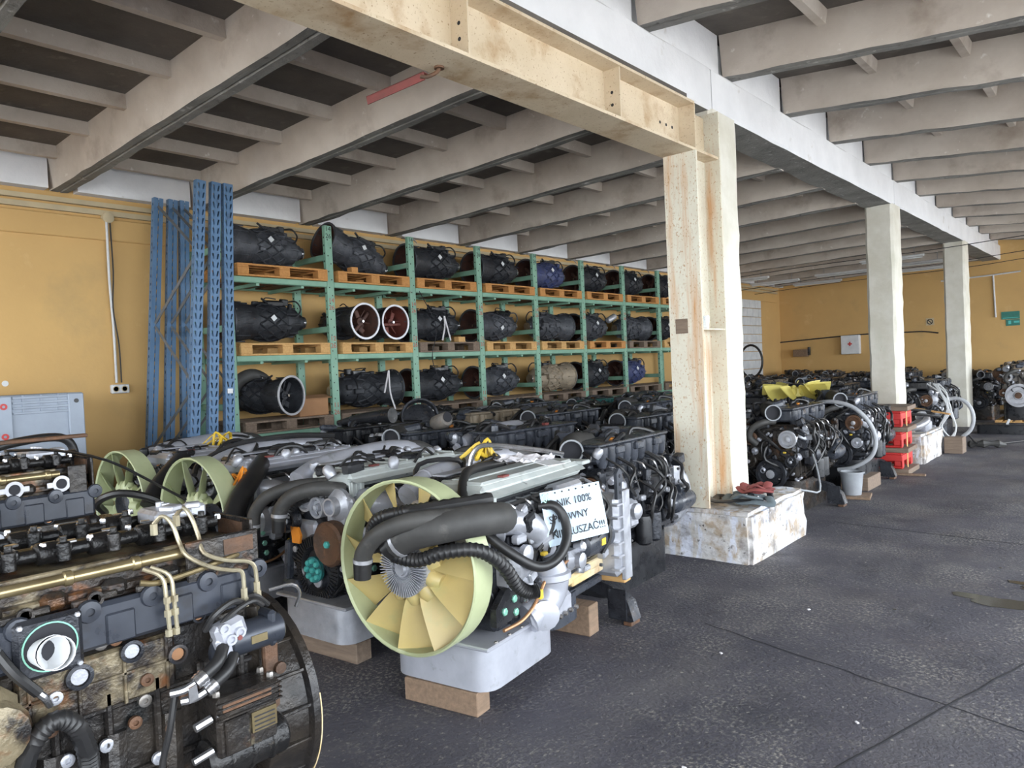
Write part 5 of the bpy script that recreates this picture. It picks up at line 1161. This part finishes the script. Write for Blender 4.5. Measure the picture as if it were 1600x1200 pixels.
    # flywheel housing
    b = mb('silver' if seed % 3 == 0 else body).lathe((0, 1.20, .58), (0, 1, 0), [(.28, 0), (.31, .02), (.32, .14), (.335, .15), (.335, .17), (.30, .17)], 28).box((0, 1.21, .62), (.60, .06, .50), .03); bolts(b, [(.325*math.cos(k*.52), 1.36, .58+.325*math.sin(k*.52)) for k in range(12)], (0, 1, 0), .014, .015); b.build('flywheel_housing', t)
    if fanb: fan(t, 'black_plastic', 'black_plastic', R=.40, y=-.10, z=.66, n=9, hub=False)
    return t
DK = {'a': dark_engine(21), 'b': dark_engine(22, body='oily_iron'), 'c': dark_engine(23, cover='black_plastic', mouth=False), 'd': dark_engine(24, cover='grey_plastic', body='dark_cast', accent='silver_clean', mouth=False), 'e': dark_engine(25, cover='teal', body='teal'), 'f': dark_engine(26, fanb=True), 'g': dark_engine(27, cover='gear_tan', body='dusty_grey', mouth=False)}
dused = set(); rnd = random.Random(77)
def dark(k, x, y, label, rz=None, group='dark engines packed in rows', z=0):
    p = DK[k]; o = p if k not in dused else copy_tree(p); dused.add(k)
    o.location = (x, y, z); o.rotation_euler = (0, 0, rnd.uniform(-.06, .08) if rz is None else rz); o.scale = (1, 1, rnd.uniform(.96, 1.05)); tag(o, label, 'engine', group)
    return o
# third row, right behind the silver engines
dark('a', -3.22, 4.25, 'dark engine with grey scalloped cover and open intake mouth, next to the footing')
dark('d', -4.33, 4.40, 'dark engine with silver intake pipe right behind the engine with the paper notice')
dark('b', -5.42, 4.40, 'oil stained dark engine in the third row, second from the rack end')
dark('c', -6.50, 4.45, 'black engine in the third row in front of the cardboard carton')
# fourth row
dark('f', -4.12, 6.25, 'dark engine with large black fan just left of the nearest column')
dark('a', -5.25, 6.2, 'dark engine with grey scalloped cover in the fourth row, middle')
dark('g', -6.27, 6.1, 'dusty brown engine in the fourth row near the rack')
dark('c', -7.27, 5.95, 'black engine in the fourth row touching the rack')
# fifth row
dark('a', -5.1, 7.95, 'dark engine in the fifth row, half hidden by the nearest column')
dark('c', -6.05, 7.9, 'black engine in the fifth row, middle')
dark('b', -7.12, 7.75, 'oil stained engine in the fifth row touching the rack')
# sixth row
dark('e', -7.12, 9.55, 'teal green painted engine in front of the rack')
dark('e', -7.16, 11.25, 'second teal green engine, behind the other teal engine by the rack')
dark('a', -6.05, 9.7, 'dark engine in the sixth row beside the teal engine')
# right of the nearest column
dark('b', -3.12, 7.75, 'tall dark engine with pulleys facing out, right behind the nearest column', .02)
dark('a', -2.98, 9.55, 'dark engine with grey white hose looped round its front, beside the red pallets', .05)
dark('c', -4.2, 9.65, 'black engine behind the two front engines right of the nearest column')
dark('a', -4.25, 11.3, 'dark engine with scalloped cover under the yellow fan blades')
dark('c', -3.05, 13.75, 'black engine hung with white cables, behind the second column footing', .1)
dark('f', -3.2, 15.6, 'dark engine with black fan between the second and third column')
dark('b', -2.98, 19.5, 'oil stained engine standing right of the third column, partly hidden')
g_ = 'engines massed at the far end'; cnt = {}
for (k, x, y) in (('c', -4.2, 13.1), ('a', -5.3, 12.9), ('d', -4.25, 14.9), ('b', -5.35, 14.8), ('g', -6.4, 15.2), ('a', -4.4, 16.7), ('c', -5.5, 16.6), ('d', -6.6, 17.0), ('b', -7.8, 18.0), ('a', -4.4, 18.6), ('c', -5.5, 18.6), ('a', -6.6, 18.9), ('b', -7.8, 19.7), ('g', -4.8, 20.5), ('c', -5.8, 20.6), ('a', -6.8, 20.8), ('c', -3.75, 20.9), ('b', -2.35, 21.2), ('a', -7.8, 21.3)):
    row = min(range(5), key=lambda q: abs(y-(13.0, 14.9, 16.7, 18.8, 20.6)[q])); cnt[row] = cnt.get(row, 0)+1
    dark(k, x, y, '%s engine in the far mass, %s, %s one from the columns' % ({'a': 'dark', 'b': 'oily', 'c': 'black', 'd': 'silver piped', 'g': 'brown'}[k], ('first row', 'second row', 'third row', 'fourth row', 'row at the wall')[row], ORD[cnt[row]-1]), group=g_)
og = dark('g', -2.08, 18.0, 'dusty grey engine with big pulley on a wooden pallet at the right edge', .0, z=.144)
o = copy_tree(pal['wood_pale']); o.location = (-2.08, 18.55, 0); o.rotation_euler = (0, 0, 0); tag(o, 'wooden pallet under the dusty grey engine at the right edge', 'pallet')
b = MB(); pulley(b, (.02, .0, .50), .23, .07, 'rim_light', 'rusty_iron', n=30); b.build('crank_damper', og)
mb('rim_light').ring((-.16, .03, .86), (0, -1, 0), .05, .085, .05, 20).build('gear_cover_ring', og); mb('dusty_grey').box((.2, .05, .72), (.3, .06, .5), .03).build('front_cover', og)

# ------------------------------------------------------------------ timber, cradles and loose things
def timber(label, loc, size, rz=0, m='wood_block'):
    o = mb(m).box((0, 0, size[2]/2), size, .005).build('timber_block', smooth=False); o.location = loc; o.rotation_euler = (0, 0, rz); tag(o, label, 'timber'); return o
timber('old timber block under the sump of the engine with the amber fan', (-2.74, 2.53, 0), (.46, .11, .118), .16)
timber('timber under the rear of the engine with the amber fan', (-2.92, 3.72, 0), (.50, .12, .19), .12)
timber('timber block on top of the cradle behind the paper notice engine', (-2.74, 3.98, .286), (.34, .09, .06), .12, 'wood_pale')
timber('timber block under the engine with the brown idler pulley', (-3.84, 2.60, 0), (.60, .12, .118), .1, 'wood_grey')
timber('rear timber under the engine with the brown idler pulley', (-3.9, 3.70, 0), (.7, .12, .19), .0, 'wood_grey')
for x, n in ((-5.06, 'third'), (-6.25, 'leftmost')):
    timber('front timber under the %s silver engine' % n, (x, 2.62, 0), (.6, .12, .118), 0, 'wood_grey'); timber('rear timber under the %s silver engine' % n, (x, 3.70, 0), (.7, .12, .19), 0, 'wood_grey')
def cradle(label, loc, rz=0, s=1.0):
    t = thing('steel_cradle', label, 'cradle', loc, rz)
    P = [(-.75, .24), (-.2, .24), (.08, .235), (.24, .20), (.34, .12), (.37, .02)]
    b = mb('dark_cast'); vs = []; fs = []
    for i, (x, z) in enumerate(P):
        d = Vector((P[min(i+1, 5)][0]-P[max(i-1, 0)][0], P[min(i+1, 5)][1]-P[max(i-1, 0)][1])).normalized(); nx, nz = -d.y*.045, d.x*.045
        vs += [(x+nx, -.05, z+nz), (x+nx, .05, z+nz), (x-nx, .05, z-nz), (x-nx, -.05, z-nz)]
    for i in range(5):
        for q in range(4): fs.append((i*4+q, i*4+(q+1) % 4, i*4+4+(q+1) % 4, i*4+4+q))
    fs += [(3, 2, 1, 0), (20, 21, 22, 23)]; vs = [(x*s, y*s, z*s) for x, y, z in vs]; b.add(vs, fs); b.build('cross_beam', t)
    b = mb('dark_cast').box((.30*s, -.055*s, .13*s), (.14*s, .012, .20*s), .004); b.build('gusset', t); mb('dark_cast').box((-.6*s, 0, .10*s), (.1*s, .1*s, .20*s), .01).build('rear_foot', t)
    b = mb('rusty_iron').box((.37*s, 0, .012), (.06, .11, .024), .003); b.build('foot_plate', t); return t
cradle('black curved steel cradle on the floor behind the engine with the paper notice', (-2.95, 4.02, 0), .05)
cradle('black curved steel cradle under the dark engine right of the nearest column', (-2.98, 8.45, 0), 0)
cradle('black steel cradle beside the timber blocks in front of the red pallets', (-2.98, 10.55, 0), 0)
timber('grey timber block beside the grey tub, right of the nearest column', (-2.78, 9.75, 0), (.32, .55, .16), .0, 'wood_grey')
timber('thin pale plank on the floor near the red pallets', (-2.55, 10.9, 0), (.50, .09, .025), .1, 'wood_block')
# grey tub under the hose-looped engine
t = thing('grey_tub', 'grey plastic tub under the white hose loop', 'tub', (-2.68, 9.05, .03)); t.scale = (.9, .9, .9)
mb('lamp_grey').lathe((0, 0, 0), (0, 0, 1), [(0, 0), (.11, 0), (.14, .28), (.155, .28), (.155, .30), (.13, .30), (.105, .02), (0, .02)], 20, caps=False).build('tub_body', t)
timber('small pale board under the grey tub', (-2.66, 9.05, 0), (.36, .36, .028), .2, 'wood_block')
b = mb('hose_grey').tube([(-.42, 0, .98), (-.15, -.1, 1.04), (.12, -.12, .98), (.30, -.10, .80), (.36, -.06, .58), (.30, -.04, .38), (.10, -.05, .24), (-.08, -.06, .20)], .026, 10, 5); o = b.build('white_hose'); o.location = (-2.85, 9.42, .06); tag(o, 'thick grey white hose looped in front of the dark engine', 'hose')
# yellow fan lying on the engines
t = thing('loose_fan', 'yellow plastic fan without ring lying flat on top of the dark engines', 'fan', (-3.62, 9.95, 1.20))
f = fan(t, 'fan_yellow', 'fan_yellow', R=.45, y=0, z=0, n=9, hub=False); f.rotation_euler = (-PI/2+.06, 0, .0); f.location = (0, 0, .10); f.scale = (.98, 1.55, .98)
for ch in list(f.children):
    if ch.name.startswith('shroud_ring'): bpy.data.objects.remove(ch)
# red plastic pallets in a stack
def red_pallet(i):
    t = thing('plastic_pallet', ['bottom red plastic pallet in the stack before the second column', 'middle red plastic pallet in the stack before the second column', 'top red plastic pallet in the stack before the second column'][i], 'pallet', (-2.98, 11.25, .07+.285*i), .02, 'red plastic pallets')
    mb('red_plastic').box((0, 0, .205), (.78, .62, .03), .01).build('deck', t)
    for x in (-.33, 0, .33):
        for y in (-.25, .25): mb('red_plastic').box((x, y, .11), (.11, .11, .17), .02).build('foot', t)
    for y in (-.26, .26): mb('red_plastic').box((0, y, .018), (.78, .09, .03), .01).build('skid', t)
    for y in (-.305, .305): mb('red_plastic').box((0, y, .15), (.78, .016, .085), .006).build('side_panel', t)
    for x in (-.385, .385): mb('red_plastic').box((x, 0, .15), (.016, .60, .085), .006).build('side_panel', t)
    for x in (-.385, .385):
        for y in (-.26, 0, .26): mb('red_plastic').box((x, y, .07), (.016, .10, .10), .006).build('side_post', t)
    mb('wood_pale').box((.396, -.02, .11), (.004, .05, .23)).build('tape', t, smooth=False)
    return t
for i in range(3):
    red_pallet(i)
    if i < 2: timber('grey board between the red pallets, %s one' % ('lower' if i == 0 else 'upper'), (-2.94, 11.25, .07+.285*i+.222), (.84, .60, .06), .04, 'wood_grey')
timber('grey board under the red pallets', (-2.94, 11.25, 0), (.86, .66, .068), .02, 'wood_grey')
timber('grey beige board on top of the red pallets', (-2.92, 11.25, .07+.57+.222), (.80, .60, .06), .05, 'wood_grey')
# pipe assembly lying on the second footing, white cables on the engine behind it
t = thing('exhaust_pipes', 'grey exhaust pipes and brackets dumped on the second column footing', 'pipe', (-2.66, 12.02, .45))
mb('rim_light').tube([(-.5, -.0, .08), (-.25, -.03, .07), (.0, -.02, .09), (.12, .1, .16), (.1, .3, .2)], .05, 10, 4).build('pipe', t); mb('silver').box((.05, .25, .10), (.22, .28, .18), .04).lathe((.0, .35, .2), (.5, -.5, .6), [(.07, 0), (.08, .05), (.05, .12), (0, .12)], 14).build('valve_body', t)
mb('rubber').tube([(-.5, -.1, .25), (-.2, -.12, .3), (.1, 0, .28), (.3, .2, .24)], .02, 8, 4).tube([(-.45, -.05, .32), (-.1, -.1, .36), (.2, .1, .33)], .015, 8, 4).build('rubber_line', t)
mb('wood_pale').box((.1, .15, .34), (.75, .035, .02), rz=-.3, ry=.14).build('stick', t, smooth=False)
t = thing('white_cables', 'bundle of white cables draped over the engine behind the second footing', 'cable', (-2.62, 13.7, .1))
rnd = random.Random(5)
for k in range(7): mb('white_plastic').tube([(-.15+rnd.uniform(-.1, .1), .1, 1.0), (.05+rnd.uniform(-.05, .05), -.05, .85), (.12+rnd.uniform(-.04, .04), -.1, .6), (.08+rnd.uniform(-.15, .15), -.1, .3), (.05+rnd.uniform(-.2, .2), -.12, .05)], .012, 6, 4).build('cable', t)
mb('hose_grey').tube([(.2+.25*math.cos(a*PI/6-1.2), -.05, .45+.32*math.sin(a*PI/6-1.2)) for a in range(8)], .03, 8, 3).build('hose', t)
timber('dark timber block with pale top at the corner of the second footing', (-2.42, 13.55, 0), (.26, .3, .26), 0, 'wood_grey')
b = mb('rubber').tube([(-2.3, 13.8, .30), (-2.2, 14.3, .06), (-1.95, 14.9, .02), (-1.7, 15.4, .015)], .014, 6, 4); tag(b.build('floor_cable'), 'black cable trailing over the floor behind the second footing', 'cable')
t = thing('oil_tray', 'black plastic oil sump lying on the floor at the right edge', 'sump', (-2.1, 16.8, 0))
mb('black_plastic').prism(sump_poly(.5, -.2, .2, .08), 0.0, .17).box((0, 0, .175), (1.06, .46, .015), .004).build('pan', t); mb('white_plastic').box((.0, -.05, .22), (.04, .03, .12), .005, ry=.4).build('strap_end', t)
b = mb('rubber_dusty').tube([(0, 0, .06), (.15, -.05, .07), (.35, 0, .08), (.5, .1, .05)], .05, 8, 3, rad=lambda t_, i: .05+.02*math.sin(i*2)); o = b.build('dusty_rag'); o.location = (-2.35, 14.3, 0); tag(o, 'crumpled grey rag on the floor beside the hanging white cables', 'rag')
# steel rod leaning to the footing
b = mb('lamp_grey').tube([(-2.62, 6.86, .445), (-2.50, 7.05, .40), (-2.46, 7.3, .36), (-2.56, 7.55, .52), (-2.66, 7.72, .66)], .009, 6, 3); tag(b.build('bent_rod'), 'bent pale rod sticking out between the footing and the dark engine', 'rod')
# tyre-like black hoop by the white blocks
b = mb('rubber').tube([(math.cos(a*PI/8)*.30, 0, math.sin(a*PI/8)*.42) for a in range(16)], .03, 8, 2, closed=True); o = b.build('black_hoop'); o.location = (-7.9, 18.6, 1.56); tag(o, 'black rubber hoop standing on the engines by the white blocks', 'hoop')
# crumpled paper, straps and pipes on the silver engines
t = thing('crumpled_paper', 'crumpled white paper lying on the grey cover of the notice engine', 'paper', (-2.72, 3.20, 1.13))
from mathutils import noise as _n
b = mb('paper_white'); n = 14; vs = []; fs = []
for j in range(n+1):
    for i in range(n+1):
        x, y = -.15+.30*i/n, -.11+.22*j/n; nv = _n.noise_vector(Vector((x*16, y*16, 3)))
        vs.append((x+nv.x*.02, y+nv.y*.02, .035+.05*abs(nv.z)+.02*_n.noise(Vector((x*40, y*40, 0)))))
for j in range(n):
    for i in range(n): a = j*(n+1)+i; fs.append((a, a+1, a+n+2, a+n+1))
b.add(vs, fs); b.build('sheet', t, smooth=False)
b = mb('paper_white').add([(.08, -.08, .05), (.26, -.10, .02), (.27, .04, .03), (.12, .09, .09)], [(0, 1, 2, 3)]); mb('white_plastic').box((.18, -.02, .035), (.17, .13, .004), rz=-.2, ry=.1).build('flat_sheet', t, smooth=False)
def strap(m, loc, seed, label, n=5, r=.09):
    rnd = random.Random(seed); b = mb(m)
    for k in range(n): b.tube([(rnd.uniform(-r, r), rnd.uniform(-r, r), 0), (rnd.uniform(-r, r)*.5, rnd.uniform(-r, r)*.5, rnd.uniform(.05, .12)), (rnd.uniform(-r, r), rnd.uniform(-r, r), .01)], .012, 5, 4, flat=.4)
    o = b.build('tie_strap'); o.location = loc; tag(o, label, 'strap'); return o
strap('yellow', (-3.02, 3.15, 1.16), 3, 'tangle of yellow strap on the pipes behind the big fan', 9, .09)
strap('yellow', (-6.3, 3.25, 1.12), 4, 'yellow strap bundle on the leftmost silver engine', 8, .14)
strap('orange', (-4.75, 2.55, .98), 5, 'orange cable bundle beside the pale green fan ring', 6, .08)
b = mb('chrome').tube([(0, 0, 0), (.02, .02, .10), (.08, .08, .14), (.25, .28, .10), (.36, .42, .06)], .014, 8, 4); o = b.build('steel_pipe'); o.location = (-2.95, 2.98, 1.12); tag(o, 'bent shiny steel pipe on top of the notice engine', 'pipe')
b = mb('rubber').tube([(-5.55, 2.62, .98), (-5.60, 2.70, 1.06), (-5.5, 2.95, 1.18), (-5.3, 3.3, 1.22), (-5.1, 3.6, 1.20)], .022, 8, 5); tag(b.build('black_hose'), 'long black hose lying across the tops of the silver engines', 'hose')
b = mb('rubber').tube([(-5.9, 2.1, .75), (-5.75, 2.0, .86), (-5.6, 2.1, .92), (-5.5, 2.3, .85), (-5.5, 2.45, .7)], .028, 8, 5); tag(b.build('black_hose'), 'black hose curling between the two pale green fans', 'hose')
# black engine behind the crates side: hose bow in front of the grey crate
t = thing('black_engine_top', 'black engine with a big hose bow in front of the grey crate', 'engine', (-6.9, 1.75, 0))
mb('dark_cast').box((0, .1, .6), (.5, .9, .9), .05).build('engine_block', t); mb('oily_black').box((0, .1, 1.08), (.42, .85, .12), .03).build('valve_cover', t); mb('oily_black').prism(sump_poly(.24, -.3, .5, .1), 0, .2).build('oil_sump', t)
mb('rubber').tube([(.2, -.42, .95), (.2, -.36, 1.14), (.2, -.1, 1.26), (.2, .25, 1.30), (.2, .40, 1.24), (.2, .44, 1.05)], .035, 10, 5).build('bow_hose', t)
b = mb('silver')
for k in range(8): b.lathe((rnd.uniform(0, .2), -.25+.08*k, 1.13), (rnd.uniform(-.4, .6), rnd.uniform(-.5, .5), 1), [(.03, 0), (.035, .02), (.03, .07), (0, .08)], 10)
b.build('fittings', t)['kind'] = 'stuff'
b = mb('black_plastic').tube([(-6.72, 4.8, 1.17), (-6.4, 4.87, 1.22), (-5.98, 4.95, 1.25)], .07, 14, 4, rad=lambda t_, i: .03+.05*t_); tag(b.build('tapered_pipe'), 'tapered black intake pipe lying on the third row of engines', 'pipe')
t = thing('bell_ring', 'open dark grey housing ring standing among the engines near the rack', 'housing', (-6.35, 5.65, 1.10))
mb('dark_cast').lathe((0, 0, .05), (.75, -.62, .25), [(.19, 0), (.225, 0), (.225, .05), (.21, .16), (.19, .16), (.19, 0)], 28, caps=False).build('ring', t); mb('dark_cast').lathe((-.1, .08, .02), (.75, -.62, .25), [(.2, 0), (.1, .02), (0, .02)], 20).build('web', t)
t = thing('filter_can', 'dusty grey filter can lying on the dark engines behind the yellow strap', 'filter', (-5.3, 4.9, 1.20))
mb('dusty_grey').lathe((0, 0, -.02), (.9, -.1, .2), [(0, -.02), (.04, -.02), (.07, .03), (.075, .10), (.075, .20), (.06, .22), (0, .22)], 18).build('can', t); mb('ink').lathe((.18, -.02, .04), (.9, -.1, .2), [(.05, .036), (.05, .042), (0, .042)], 14).build('port', t)
make_texts()
